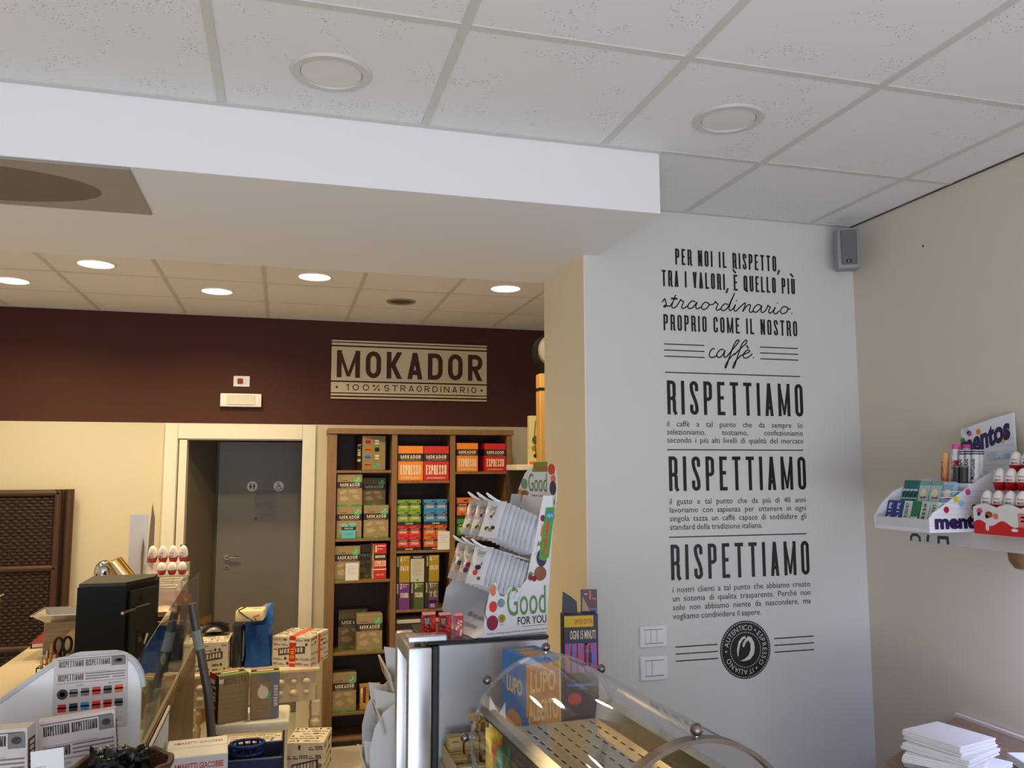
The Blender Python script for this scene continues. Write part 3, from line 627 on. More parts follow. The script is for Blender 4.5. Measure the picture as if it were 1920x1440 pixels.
def carton(name, label, cat, x, y, z, w_, d, h, base, front=(), left=(), right=(), top=(), rz=0.0, group=None, bev=0.0015, mat_left=None):
    """a printed box: front face at local y=0, x centred"""
    mb = MB(); mb.box(-w_/2, 0, 0, w_/2, d, h, base, bev)
    if front: mb.prints((-w_/2, 0, 0), (1, 0, 0), (0, 0, 1), w_, h, front)
    if left: mb.prints((-w_/2, d, 0), (0, -1, 0), (0, 0, 1), d, h, left)
    if right: mb.prints((w_/2, 0, 0), (0, 1, 0), (0, 0, 1), d, h, right)
    if top: mb.prints((-w_/2, 0, h), (1, 0, 0), (0, 1, 0), w_, d, top)
    return tag(mb.build(name, None, (x, y, z), (0, 0, rz)), label, cat, group)
LEAFP = [(.70, .86), (.66, .78), (.70, .73), (.92, .73), (.95, .82), (.90, .90), (.86, .96), (.80, .93), (.78, .87)]
def kraft_front(light=KRAFTL):
    return [('r', 0, .555, 1, .755, DBROWN), ('c', 'MOKADOR', .12, .615, .90, .715, CREAMP, .17), ('t', '100% STRAORDINARIO', .16, .572, .86, .590, CREAMP),
            ('t', 'in cialde', .15, .79, .42, .83, DBROWN), ('g', LEAFP, LEAF), ('l', [(.74, .80), (.82, .82), (.88, .90)], CREAMP, .012), ('r', 0, 0, 1, .05, GREEN), ('t', 'ESE', .42, .015, .58, .035, CREAMP),
            ('g', [(.08, .44), (.25, .50), (.42, .47), (.30, .40), (.15, .36)], light), ('g', [(.45, .50), (.70, .52), (.84, .42), (.66, .40), (.50, .43)], light), ('g', [(.60, .34), (.82, .36), (.92, .22), (.78, .20), (.66, .26)], light), ('g', [(.10, .28), (.34, .32), (.50, .22), (.30, .14), (.12, .18)], light)]
KG = 'kraft coffee pod boxes in the bookcase'
def kraft(label, x, z, w_=0.185, h=0.243, y=YS+0.02, d=0.13, base=None, rz=0.0):
    return carton('coffee_box', label, 'coffee box', x, y, z, w_, d, h, base or KRAFT, kraft_front(KRAFTL if base is None else KRAFT), left=[('r', 0, .555, 1, .755, DBROWN)], rz=rz, group=KG)
# column 1
gift = [('t', 'selezione', .35, .93, .6, .955, DBROWN)]
for r, (c1, c2) in enumerate(((RED, CREAMP), (DKOR, BLACKINK), (SKYB, CREAMP), (DKOR, None))):
    yy = .76-.22*r
    gift += [('R', .14, yy, .34, yy+.12, c1), ('R', .12, yy+.04, .36, yy+.07, DBROWN)]
    gift += [('R', .54, yy, .72, yy+.12, c2), ('R', .52, yy+.04, .76, yy+.07, DBROWN)] if c2 else [('g', [(.5, .06), (.5, .12), (.58, .16), (.66, .22), (.74, .18), (.74, .08)], LEAF)]
carton('coffee_box', 'tan mixed selection box with dark side strip, alone on the top left shelf', 'coffee box', 0.668, YS+0.045, 1.998, 0.189, 0.15, 0.262, M('tan_board', (150, 132, 84), 0.5), gift,
       left=[('r', 0, 0, 1, 1, DBROWN), ('v', 'MOKADOR', .35, .25, .8, .75, CREAMP, .2)], rz=0.28, group=KG)
LK = kraft('kraft coffee box at far left of the second shelf, bottom of its stack', 0.489, 1.490, h=0.239)
kraft('kraft coffee box at far left of the second shelf, top of its stack', 0.489, 1.7305, h=0.238)
kraft('kraft coffee box, lower front right one on the second shelf', 0.690, 1.490, h=0.243, d=0.10)
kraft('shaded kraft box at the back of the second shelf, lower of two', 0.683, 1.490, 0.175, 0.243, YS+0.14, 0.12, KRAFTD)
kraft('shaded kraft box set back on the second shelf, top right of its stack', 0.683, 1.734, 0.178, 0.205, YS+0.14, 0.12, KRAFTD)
tb = MB(); tb.box(-0.052, 0, 0, 0.052, 0.010, 0.104, TEAL, 0.003)
tb.prints((-0.052, 0, 0), (1, 0, 0), (0, 0, 1), 0.104, 0.104, [('r', 0, .62, 1, .84, BLACKINK), ('e', .5, .92, .05, .05, BLACKINK), ('c', 'MOKADOR', .2, .68, .8, .78, CREAMP, .2), ('t', 'CAFFE', .2, .25, .8, .4, SKYB)])
tag(tb.build('coffee_sachet', None, (0.486, YS+0.006, 1.490)), 'small shiny teal pouch leaning on the lowest left kraft box', 'coffee pouch')
kraft('kraft coffee box with a white price card before it, third shelf', 0.4815, 1.185, h=0.250)
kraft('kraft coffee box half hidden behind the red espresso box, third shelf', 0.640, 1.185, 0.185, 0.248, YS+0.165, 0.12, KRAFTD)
esp_red = [('r', 0, .55, 1, .72, DBROWN), ('c', 'MOKADOR', .12, .60, .88, .675, CREAMP, .2), ('c', 'ESPRESSO', .08, .36, .95, .52, CREAMP, .14), ('r', 0, .26, 1, .29, CREAMP), ('t', 'DOSETTES', .2, .10, .8, .15, CREAMP), ('R', .12, .76, .24, .95, CREAMP), ('R', .30, .92, .9, .95, CREAMP), ('R', .30, .84, .7, .86, CREAMP)]
carton('coffee_box', 'narrow red espresso box with a pale side on the third left shelf', 'coffee box', 0.722, YS+0.012, 1.185, 0.096, 0.125, 0.262, RED, esp_red, left=[('r', 0, 0, 1, 1, CREAMP), ('R', .2, .3, .8, .5, KRAFTL)], rz=0.06, group='espresso boxes in the bookcase')
def price_card(label, x, y, z, w_, h):
    mb = MB(); mb.box(-w_/2, 0, 0, w_/2, 0.002, h, CARD)
    mb.prints((-w_/2, 0, 0), (1, 0, 0), (0, 0, 1), w_, h, [('R', .15, .80-.13*k, .15+.5+(.2 if k % 2 else 0), .812-.13*k, GREYP) for k in range(4)])
    return tag(mb.build('price_card', None, (x, y, z), (0.06, 0, 0)), label, 'price card', 'price cards in the bookcase')
price_card('white handwritten price card on the third left shelf', 0.515, YS+0.006, 1.1845, 0.096, 0.128)
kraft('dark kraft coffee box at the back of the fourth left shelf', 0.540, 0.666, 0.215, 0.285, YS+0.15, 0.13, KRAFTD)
kraft('wrapped kraft coffee box at the front of the fourth left shelf', 0.652, 0.666, 0.188, 0.262, YS+0.01, 0.13)
kraft('kraft coffee box on the lowest filled shelf, beside two gold foil packs', 0.476, 0.240, 0.172, 0.275)
GOLD = M('gold_foil', (198, 162, 92), 0.25, 0.85, var=0.15, scale=30, bump=0.4, bscale=50)
def gold_pack(x, label):
    t = thing('coffee_foil_pack', label, 'coffee pack', (x, YS+0.02, 0.240), group='gold foil coffee packs')
    mb = MB(); mb.box(-0.036, 0, 0, 0.036, 0.055, 0.165, GOLD, 0.008); mb.prism([(0.012, 0.165), (0.043, 0.165), (0.031, 0.188), (0.024, 0.188)], 'x', -0.035, 0.035, GOLD); mb.build('pack', t)
    b = MB(); b.prints((-0.036, 0.0, 0), (1, 0, 0), (0, 0, 1), 0.072, 0.165, [('r', .34, .42, .66, .99, M('wine_label', (112, 26, 28), 0.4)), ('e', .5, .38, .16, .07, M('wine_label')), ('e', .5, .38, .08, .035, CREAMP)]); b.build('front_label', t)
gold_pack(0.622, 'gold foil coffee pack beside the kraft box on the lowest filled shelf'); gold_pack(0.703, 'gold foil coffee pack nearest the divider on the lowest filled shelf')
# column 2 and 3: tall espresso boxes
def espresso(label, x, z, w_, h, col, script, rz=0.0, left=None):
    return carton('coffee_box', label, 'coffee box', x, YS+0.015, z, w_, 0.14, h, col,
        [('r', 0, .555, 1, .785, DBROWN), ('c', 'MOKADOR', .10, .63, .90, .735, CREAMP, .2), ('t', '100% STRAORDINARIO', .14, .585, .86, .605, CREAMP), ('c', 'ESPRESSO', .09, .17, .90, .45, CREAMP, .13), ('t', script, .12, .05, .86, .115, CREAMP, 0.0, 0.5)],
        left=left or [('r', 0, .555, 1, .785, DBROWN)], rz=rz, group='espresso boxes in the bookcase')
espresso('large orange espresso box in the top of the middle column', 0.946, 1.918, 0.193, 0.265, ORANGE, 'cremoso'); espresso('large red espresso box in the top of the middle column', 1.146, 1.918, 0.196, 0.265, RED, 'aromatico')
espresso('orange espresso box on the top shelf of the right column', 1.392, 1.986, 0.170, 0.222, ORANGE, 'cremoso'); espresso('red espresso box on the top shelf of the right column', 1.618, 1.986, 0.175, 0.220, RED, 'aromatico', 0.05)
# capsule boxes in open trays
CG = 'small capsule boxes in open trays'
def capsule(label, x, y, z, col, word='ESPRESSO', w_=0.088, h=0.083):
    return carton('capsule_box', label, 'capsule box', x, y, z, w_, 0.10, h, col,
        [('r', 0, .52, 1, .70, DBROWN), ('c', 'MOKADOR', .16, .56, .84, .65, CREAMP, .2), ('c', word, .18, .24, .80, .46, CREAMP, .14), ('R', .40, .06, .58, .10, DBROWN), ('g', [(.58, .78), (.72, .92), (.80, .84), (.92, .96), (.90, .76), (.76, .80)], DBROWN)], group=CG, bev=0.001)
def capsule_tray(color, col, x, z, word='ESPRESSO', rows=2, bh=0.083):
    mb = MB(); W2 = 0.094; H2 = 0.022; T = 0.003
    mb.box(-W2, 0, 0, W2, 0.115, 0.0215, DBROWN);  mb.box(-W2, 0.112, 0.0215, W2, 0.115, 0.15, DBROWN)
    mb.box(-W2, T, 0.0215, -W2+T, 0.112, 0.05, DBROWN); mb.box(W2-T, T, 0.0215, W2, 0.112, 0.05, DBROWN)
    mb.prints((-W2, 0, 0), (1, 0, 0), (0, 0, 1), 2*W2, H2, [('c', 'MOKADOR', .36, .22, .66, .72, CREAMP, .2)])
    tag(mb.build('capsule_tray', None, (x, YS+0.012, z)), 'dark brown open card tray under the '+color+' capsule boxes', 'tray', 'open card trays in the bookcase')
    for r in range(rows):
        for c in range(2):
            capsule('%s capsule box, %s %s in its tray' % (color, 'lower' if r == 0 else 'upper', ('left', 'right')[c]), x-0.0455+0.091*c, YS+0.016, z+0.0222+0.0845*r, col, word, 0.088, bh)
capsule_tray('bright red', REDB, 0.938, 1.391); capsule_tray('burnt orange', DKOR, 1.143, 1.391); capsule_tray('lime green', LIME, 0.938, 1.5815); capsule_tray('sky blue', SKYB, 1.143, 1.5815)
capsule_tray('pale orange', M('amber_print', (214, 112, 44), 0.5), 1.400, 1.625, rows=1, bh=0.135); capsule_tray('mid green', GREEN, 1.400, 1.4725, rows=1, bh=0.129)
price_card('white price card in front of the burnt orange capsule boxes', 1.204, YS+0.004, 1.3905, 0.093, 0.139)
for k, x in enumerate((1.345, 1.447)):
    carton('coffee_box', 'dark red box on the third shelf of the right column, '+('left one' if k == 0 else 'right one'), 'coffee box', x, YS+0.02, 1.0005, 0.098, 0.11, 0.40, M('dark_red_print', (150, 34, 40), 0.5), [('r', 0, .8, 1, .9, DBROWN), ('c', 'MOKADOR', .1, .82, .9, .88, CREAMP, .2)], group='espresso boxes in the bookcase')
# tall tea and barley boxes
TG = 'tall tea and barley boxes in the bookcase'
def tea(label, x, z, col, num, word, dark=True, h=0.198):
    it = [('r', 0, 0, .24, 1, DBROWN), ('v', 'MOKADOR', .07, .60, .18, .96, CREAMP, .2), ('c', num, .30, .78, .44, .97, CREAMP, .16), ('R', .52, .92, .92, .94, CREAMP), ('R', .52, .84, .80, .855, CREAMP), ('R', .50, .78, .515, .96, CREAMP), ('c', word, .32, .44, .90, .62, CREAMP, .14)] if dark else \
         [('r', 0, .88, 1, 1, DBROWN), ('c', 'MOKADOR', .20, .91, .80, .97, CREAMP, .2)]+[('R', .14, .80-.075*k, .14+(.66 if k % 3 else .45), .808-.075*k, GREYP) for k in range(8)]+[('g', [(.45, .06), (.5, .12), (.58, .10), (.55, .05)], BLACKINK)]
    return carton('tea_box', label, 'tea box', x, YS+0.015, z, 0.104, 0.13, h, col, it, group=TG)
tea('purple herbal tea box in the lower row of tall boxes', 0.896, 0.9525, PURP, '2', 'TISANA'); tea('olive green herbal tea box in the lower row of tall boxes', 1.006, 0.9525, OLIVE, '3', 'TISANA'); tea('grey brown tea box in the lower row of tall boxes', 1.117, 0.9525, TAUPE, '1', 'T\u00c8')
tea('mustard barley coffee box left of the pale box with small print', 0.896, 1.152, MUST, '4', 'ORZO'); tea('pale box with a column of small print between two mustard boxes', 1.006, 1.152, M('pale_grey_board', (196, 194, 180), 0.5), '', '', False); tea('mustard barley coffee box right of the pale box with small print', 1.121, 1.152, MUST, '4', 'ORZO')
carton('tea_box', 'tiny purple box in front of the grey brown tea box', 'tea box', 1.123, YS+0.0, 0.9525, 0.062, 0.012, 0.08, PURP, [('r', 0, .5, 1, .8, BLACKINK), ('c', 'SE', .2, .15, .7, .45, CREAMP, .2)], group=TG)
for k in range(2): carton('coffee_box', 'flat pale box lying behind the steel cabinet, '+('left' if k == 0 else 'right')+' one of two', 'coffee box', 0.945+k*0.19, YS+0.02, 0.4705, 0.18, 0.2, 0.405, M('pale_grey_board'), [('r', 0, 0, 1, .94, DBROWN)], group='flat boxes behind the cabinet')

# right of the bookcase: tan carton post, cream shelf, decorated pack, round object
TAN = M('tan_carton', (196, 152, 84), 0.6, var=0.06, scale=5)
cp = thing('tall_carton', 'tall narrow tan carton with a dark strap, standing beside the pillar', 'carton', (1.815, 5.5, 0))
MB().box(-0.080, 0, 0, 0.10, 0.10, 2.675, TAN, 0.004).build('carton', cp); st = MB()
for a, b in (((-0.0815, -0.0015), (0.1015, -0.0015)),): st.box(a[0], -0.0025, 2.555, b[0], -0.0006, 2.575, BLACKINK)
st.box(-0.0825, -0.0025, 2.555, -0.0806, 0.10, 2.575, BLACKINK); st.build('strap', cp)
cs = thing('cream_cabinet', 'cream shelf unit between bookcase and tan carton', 'shelf unit', (1.765, 5.75, 0))
MB().box(-0.13, 0, 1.995, 0.25, 0.30, 2.035, WARMW, 0.003).build('shelf_board', cs); MB().box(-0.13, 0.26, 0.0, 0.25, 0.30, 1.994, SHELFB, 0.003).build('back_panel', cs); MB().box(0.20, 0.0, 0.0, 0.25, 0.259, 1.994, WARMW, 0.003).build('side_panel', cs)
dp = carton('decorated_pack', 'slim pale pack with floral print standing on the cream shelf', 'pack', 1.795, 5.80, 2.0355, 0.10, 0.05, 0.36, M('pale_yellow_paper', (214, 204, 150), 0.6), [('e', .5, .5, .3, .09, OLIVE), ('e', .4, .33, .25, .06, MUST), ('R', 0, 0, 1, .06, DKOR), ('e', .6, .18, .3, .05, DBROWN), ('l', [(.5, .2), (.4, .6), (.5, .9)], OLIVE, .02)])
rf = thing('round_fan', 'round black and silver object on top of the tan carton', 'round object', (1.84, 5.55, 2.676))
X = Matrix.Rotation(PI/2, 4, 'X')
MB().cyl((0, -0.05, 0.16), (0, 0.05, 0.16), 0.135, 0.135, BLACKP, 28).build('black_body', rf); MB().lathe([(0.10, 0.0), (0.125, 0.02), (0.12, 0.05), (0.04, 0.07), (0.0, 0.075)], M('silver_shell', (170, 168, 160), 0.35, 0.6), 24, X, (0.0, 0.16, 0.051)).build('silver_shell', rf); MB().box(-0.06, -0.05, 0, 0.06, 0.05, 0.03, BLACKP, 0.004).build('foot', rf); MB().box(0.0, -0.03, 0.285, 0.09, 0.03, 0.33, M('silver_shell'), 0.01).build('grip', rf)

# ------------------------------------------------------------------ left of the door: wicker panel
WK1 = M('wicker_weave', (46, 29, 20), 0.6, var=0.35, scale=40, bump=0.9, bscale=90); WKF = M('rattan_frame', (66, 41, 27), 0.5, var=0.25, scale=30)
wp = thing('wicker_screen', 'dark brown woven wicker screen leaning on the back wall at far left', 'wicker screen', (-1.95, 6.50, 0))
def weave(x0, x1, z0, z1):
    mb = MB(); n = int((z1-z0)/0.022); xs = [x0+(x1-x0)*i/30 for i in range(31)]
    for r in range(n):
        zc = z0+(z1-z0)*(r+.5)/n; V = []; F = []
        for i, x in enumerate(xs):
            y = 0.006*math.sin(PI*(i+r)); y = 0.006*(1 if (i+r) % 2 else -1)
            for dz, dy in ((-0.011, 0.0), (-0.006, -0.005), (0.006, -0.005), (0.011, 0.0)): V.append((x, y+dy, zc+dz))
        for i in range(30):
            for k in range(3): F.append((4*i+k, 4*i+4+k, 4*i+5+k, 4*i+1+k))
        mb.add(V, F, WK1)
    for i in range(1, 30, 3): mb.cyl((xs[i], 0.004, z0), (xs[i], 0.004, z1), 0.005, 0.005, WK1, 6)
    return mb
weave(-0.40, 0.40, 1.345, 1.815).build('woven_panel', wp); weave(-0.40, 0.40, 0.80, 1.300).build('woven_panel', wp); weave(-0.40, 0.40, 0.10, 0.76).build('woven_panel', wp)
for z in (1.842, 1.322, 0.78, 0.07): MB().cyl((-0.44, 0, z), (0.44, 0, z), 0.024, 0.024, WKF, 12).build('rail', wp)
for x in (-0.44, 0.425): MB().cyl((x, 0, 0.0), (x, 0, 1.868), 0.024, 0.024, WKF, 12).build('post', wp)
MB().cyl((0.488, 0.045, 0.0), (0.488, 0.045, 1.868), 0.030, 0.030, WKF, 12).build('post', wp); MB().box(-0.44, 0.035, 0.02, 0.46, 0.055, 1.866, WK1, 0.004).build('back_layer', wp)
# ================================================================== left counter and what stands on it
ZK = 1.05; XK = -0.45
COUNTER = wood('brown_counter_laminate', (86, 68, 52), (114, 92, 68), 1); IVORY = M('ivory_counter_top', (200, 186, 158), 0.4, var=0.03)
lc = thing('shop_counter', 'long shop counter with ivory top and brown front on the left', 'counter', (-0.88, 2.84, 0))
MB().box(-0.42, 0, 1.012, 0.429, 2.62, ZK, IVORY, 0.008).build('counter_top', lc); MB().box(-0.38, 0.02, 0, 0.400, 2.60, 1.011, COUNTER, 0.003).build('body', lc)
MB().box(0.401, 0.01, 0.955, 0.432, 2.61, 1.010, wood('counter_edge', (84, 60, 42), (150, 116, 80), 1, 8), 0.003).build('edge_strip', lc)
MB().box(0.401, 0.02, 0.02, 0.412, 2.60, 0.10, DGREY).build('kick_board', lc)
gg = MB(); gg.prism([(0.0, 1.056), (2.30, 1.056), (2.30, 1.27), (2.27, 1.42), (1.5, 1.44), (0.02, 1.36)], 'x', 0.4295, 0.4325, PANE); gg.build('glass_guard', lc)
# white end panel with posters
ep = thing('counter_end_panel', 'white upright end panel with rounded corner in front of the counter', 'panel', (-0.60, 2.80, 0))
prof = [(-0.62, 0.0), (-0.62, 1.16), (-0.18, 1.318), (-0.03, 1.425)]+arc(0.03, 1.395, 0.05, 0.042, 130, 95, 3)+arc(0.115, 1.335, 0.085, 0.102, 85, 0, 7)+[(0.203, 0.0)]
m = MB(); m.prism(prof, 'y', 0.0, 0.022, WHITE); m.build('panel', ep)
ed = MB(); pts = [(p[0], 0.011, p[1]) for p in prof[1:-1]]; ed.tube(pts, 0.0125, M('grey_edging', (196, 198, 202), 0.4), 8); ed.build('edging', ep)
GREYINK = M('grey_print', (120, 116, 116), 0.6); DKINK = M('charcoal_print', (52, 48, 48), 0.6); PPAPER = M('poster_paper', (206, 196, 194), 0.65, var=0.03)
def leaflet(rows=2):
    it = [('r', .04, .965, .96, .972, DKINK), ('c', 'RISPETTIAMO', .07, .865, .40, .95, DKINK, .11), ('c', 'RISPETTIAMO', .43, .865, .76, .95, DKINK, .11), ('r', .78, .84, .98, .965, GREYINK), ('e', .88, .905, .06, .03, DKINK), ('e', .89, .91, .03, .013, GREYINK),
          ('r', .04, .775, .76, .779, GREYINK), ('c', 'RISPETTIAMO', .06, .68, .40, .765, DKINK, .11), ('r', .43, .75, .97, .765, GREYINK), ('r', .43, .715, .97, .73, GREYINK), ('r', .43, .68, .76, .695, GREYINK), ('r', .80, .68, .97, .695, GREYINK), ('r', .04, .645, .97, .65, DKINK),
          ('t', 'CAFFE', .30, .60, .40, .615, DKINK), ('t', 'BEVANDE', .74, .60, .92, .615, DKINK)]
    cols = [[None, GREYINK, GREYINK, REDB, TAUPE, DKOR], [RED, DKINK, SKYB, REDB, RED, TAUPE]]
    for r in range(rows):
        for c in range(6):
            x = .06+c*.155; y = .455-.19*r+c*.002
            if cols[r][c] is None: it += [('e', x+.06, y+.05, .075, .07, DKINK), ('e', x+.06, y+.05, .035, .032, PPAPER)]
            else: it += [('R', x, y, x+.11, y+.105, cols[r][c]), ('g', [(x-.005, y+.045), (x+.115, y+.045), (x+.115, y+.065), (x-.005, y+.065)], DBROWN)]
    it += [('r', .78, .12, .94, .124, DKINK), ('r', .78, .08, .94, .084, DKINK)]
    return it
def poster(name, label, loc, w_, h, rot, t=0.0015, rows=2, dep=None, group='coffee leaflets by the counter end'):
    mb = MB(); mb.box(-w_/2, 0, 0, w_/2, dep or t, h, PPAPER, 0.0004)
    mb.prints((-w_/2, 0, 0), (1, 0, 0), (0, 0, 1), w_, h, leaflet(rows))
    if dep:
        side = [('v', 'MOKADOR', .2, .1, .8, .9, DKINK, .2)]
        mb.prints((w_/2, 0, 0), (0, 1, 0), (0, 0, 1), dep, h, [('r', .1, .08, .9, .42, DKINK), ('r', .1, .55, .9, .9, DKINK), ('v', 'MOKADOR', .25, .57, .75, .88, PPAPER, .22)])
    return tag(mb.build(name, None, loc, rot), label, 'leaflet' if not dep else 'box', group)
poster('poster', 'white coffee leaflet with two rows of colour squares, stuck on the end panel', (-0.536, 2.7985-0.004, 1.225), 0.200, 0.215, (0.0, -0.03, 0.0))
lg = tag(MB().box(-1.25, 2.15, 0.0, -0.34, 2.74, 1.0, COUNTER, 0.004).build('front_ledge'), 'low brown ledge in front of the white end panel, under the leaflet boxes', 'ledge')
poster('printed_box', 'leaflet printed box standing in front of the end panel, right one of two', (-0.505, 2.60, 1.0105), 0.192, 0.310, (0.02, -0.09, 0.06), rows=2, dep=0.035, group='leaflet printed boxes')
poster('printed_box', 'leaflet printed box at the bottom left edge of the photo', (-0.715, 2.50, 1.0075), 0.215, 0.315, (0.02, -0.05, -0.14), rows=2, dep=0.05, group='leaflet printed boxes')
wc = MB(); wc.box(-0.037, 0, 0, 0.037, 0.0015, 0.29, CARD); wc.prints((-0.037, 0, 0), (1, 0, 0), (0, 0, 1), 0.074, 0.29, [('R', .15, .86, .45, .864, GREYINK), ('R', .15, .78, .7, .784, GREYINK), ('R', .4, .66, .44, .668, DKINK), ('R', .52, .66, .58, .668, DKINK)])
tag(wc.build('blank_card', None, (-0.537, 2.40, 1.0055), (0.04, -0.06, 0.05)), 'small white card standing in front of the leaflet printed box', 'card')
# basket with black wrapped sweets
bs = thing('wicker_basket', 'round dark wicker basket at the lower left edge with black packets', 'basket', (-0.378, 2.39, 1.001))
WB = M('dark_willow', (88, 56, 34), 0.55, var=0.3, scale=60, bump=0.8, bscale=120)
b = MB(); b.lathe([(0.075, 0.0), (0.10, 0.10), (0.118, 0.235), (0.112, 0.238), (0.094, 0.10), (0.07, 0.008), (0.0, 0.006)], WB, 28); b.build('bowl', bs)
b = MB(); b.tube([(0.116*math.cos(2*PI*i/32), 0.116*math.sin(2*PI*i/32), 0.24+0.004*math.sin(8*2*PI*i/32)) for i in range(32)], 0.008, WB, 7, True); b.build('rim', bs)
FOILB = M('black_foil', (18, 17, 19), 0.22, 0.3, var=0.2, scale=30, bump=0.6, bscale=35)
def packet(name, label, cat, loc, rot, w_, h, t, m, crimp=True, items=(), group=None, lump=0.003):
    """a pillow shaped packet lying in local xz, front at -y"""
    mb = MB(); nx, nz = (6, 8) if lump < .01 else (14, 14); V = []; F = []
    for s_ in (-1, 1):
        for j in range(nz+1):
            for i in range(nx+1):
                u, v = i/nx*2-1, j/nz*2-1
                k = (1-abs(u)**2.5)*(1-abs(v)**3); V.append((u*w_/2*(1-0.05*(1-abs(v))), s_*t/2*max(k, 0.02)+lump*math.sin(5*u+7*v)*k+(lump*.8*math.sin(11*u-6*v)*math.cos(9*v) if lump > .01 else 0), (v+1)/2*h))
    n1 = (nx+1)*(nz+1)
    for s_ in (0, 1):
        for j in range(nz):
            for i in range(nx):
                a = s_*n1+j*(nx+1)+i; q = (a, a+1, a+nx+2, a+nx+1); F.append(q if s_ == 0 else q[::-1])
    mb.add(V, F, m)
    for it in items:      # printed blobs wrapped on the front
        mm = it[-1]; n = 14
        if it[0] == 't': P, FF = fit(built_in(it[1]), *it[2:6])
        else: cx_, cz_, rx, rz_ = it[1:5]; P = [(cx_, cz_)]+[(cx_+rx*math.cos(2*PI*i/n), cz_+rz_*math.sin(2*PI*i/n)) for i in range(n)]; FF = [(0, 1+i, 1+(i+1) % n) for i in range(n)]
        VV = []
        for u, v in P:
            u = max(-.96, min(.96, u)); v = max(-.97, min(.97, v)); k = (1-abs(u)**2.5)*(1-abs(v)**3); VV.append((u*w_/2*(1-0.05*(1-abs(v))), -t/2*max(k, 0.02)+0.003*math.sin(5*u+7*v)*k-0.0013, (v+1)/2*h))
        mb.add(VV, FF, mm)
    return tag(mb.build(name, None, loc, rot, 60), label, cat, group)
packet('sweet_packet', 'shiny black packet on top in the wicker basket', 'packet', (-0.380, 2.350, 1.178), (-0.75, 0.12, 0.25), 0.15, 0.13, 0.07, FOILB, lump=0.016)
packet('sweet_packet', 'dark packet with a red end tucked at the left in the basket', 'packet', (-0.42, 2.40, 1.12), (-0.2, -0.5, 0.1), 0.07, 0.12, 0.03, FOILB, items=[('e', 0, .6, .5, .3, M('dark_red_print'))])
# coin machine
bm_ = thing('coin_machine', 'large black metal machine with lever and lock on the counter', 'machine', (-0.753, 4.16, ZK+0.001))
m = MB(); m.prism([(-0.125, 0), (0.078, 0), (0.176, 0.20), (0.176, 0.32), (-0.125, 0.32)], 'z', 0.0, 0.42, BLACKM); m.prism([(-0.120, 0.005), (0.074, 0.005), (0.168, 0.20), (0.168, 0.315), (-0.12, 0.315)], 'z', 0.4205, 0.436, M('dark_grey_metal', (26, 25, 24), 0.45)); m.build('housing', bm_)
d = Vector((0.098, 0.20, 0)).normalized(); nrm = Vector((d.y, -d.x, 0)); c0 = Vector((0.078, 0, 0))
at = lambda s_, z, o=0.0: tuple(c0+d*s_+nrm*o+Vector((0, 0, z)))
m = MB(); m.add([at(0.02, 0.06, .001), at(0.215, 0.06, .001), at(0.215, 0.395, .001), at(0.02, 0.395, .001), at(0.02, 0.06, .014), at(0.215, 0.06, .014), at(0.215, 0.395, .014), at(0.02, 0.395, .014)], [(0, 1, 5, 4), (1, 2, 6, 5), (2, 3, 7, 6), (3, 0, 4, 7), (4, 5, 6, 7)], M('dark_grey_metal')); fd_ = m.build('front_door', bm_)
m = MB(); m.cyl(at(0.03, 0.315, .03), at(-0.09, 0.315, .05), 0.007, 0.007, CHROME); m.cyl(at(0.03, 0.315, .03), at(0.13, 0.315, .028), 0.010, 0.012, BLACKP); m.cyl(at(0.12, 0.315, .0145), at(0.12, 0.315, .03), 0.010, 0.010, BLACKP); m.build('lever', fd_)
m = MB(); m.add([at(0.07, 0.12, .016), at(0.14, 0.12, .016), at(0.14, 0.21, .016), at(0.07, 0.21, .016)], [(0, 1, 2, 3)], BLACKP); m.cyl(at(0.085, 0.165, .0145), at(0.085, 0.165, .022), 0.012, 0.012, M('brown_badge', (110, 60, 30), 0.5)); m.cyl(at(0.125, 0.14, .0145), at(0.125, 0.19, .03), 0.006, 0.009, CHROME); m.build('coin_slot', fd_)
m = MB(); m.cyl(at(0.13, 0.09, .0145), at(0.13, 0.09, .028), 0.008, 0.008, CHROME); m.box(-0.003, -0.002, 0, 0.003, 0.002, 0.03, CHROME, 0, Matrix.Translation(at(0.13, 0.062, .03))); m.build('lock_key', fd_)
m = MB(); m.prism([(0.095, -0.04), (0.19, -0.05), (0.255, 0.14), (0.185, 0.17)], 'z', 0.0, 0.050, BLACKP); m.build('coin_tray', bm_)
m = MB(); m.cyl(at(0.10, 0.355, .0145), at(0.10, 0.355, .02), 0.014, 0.014, BLACKP); m.build('round_cap', fd_)
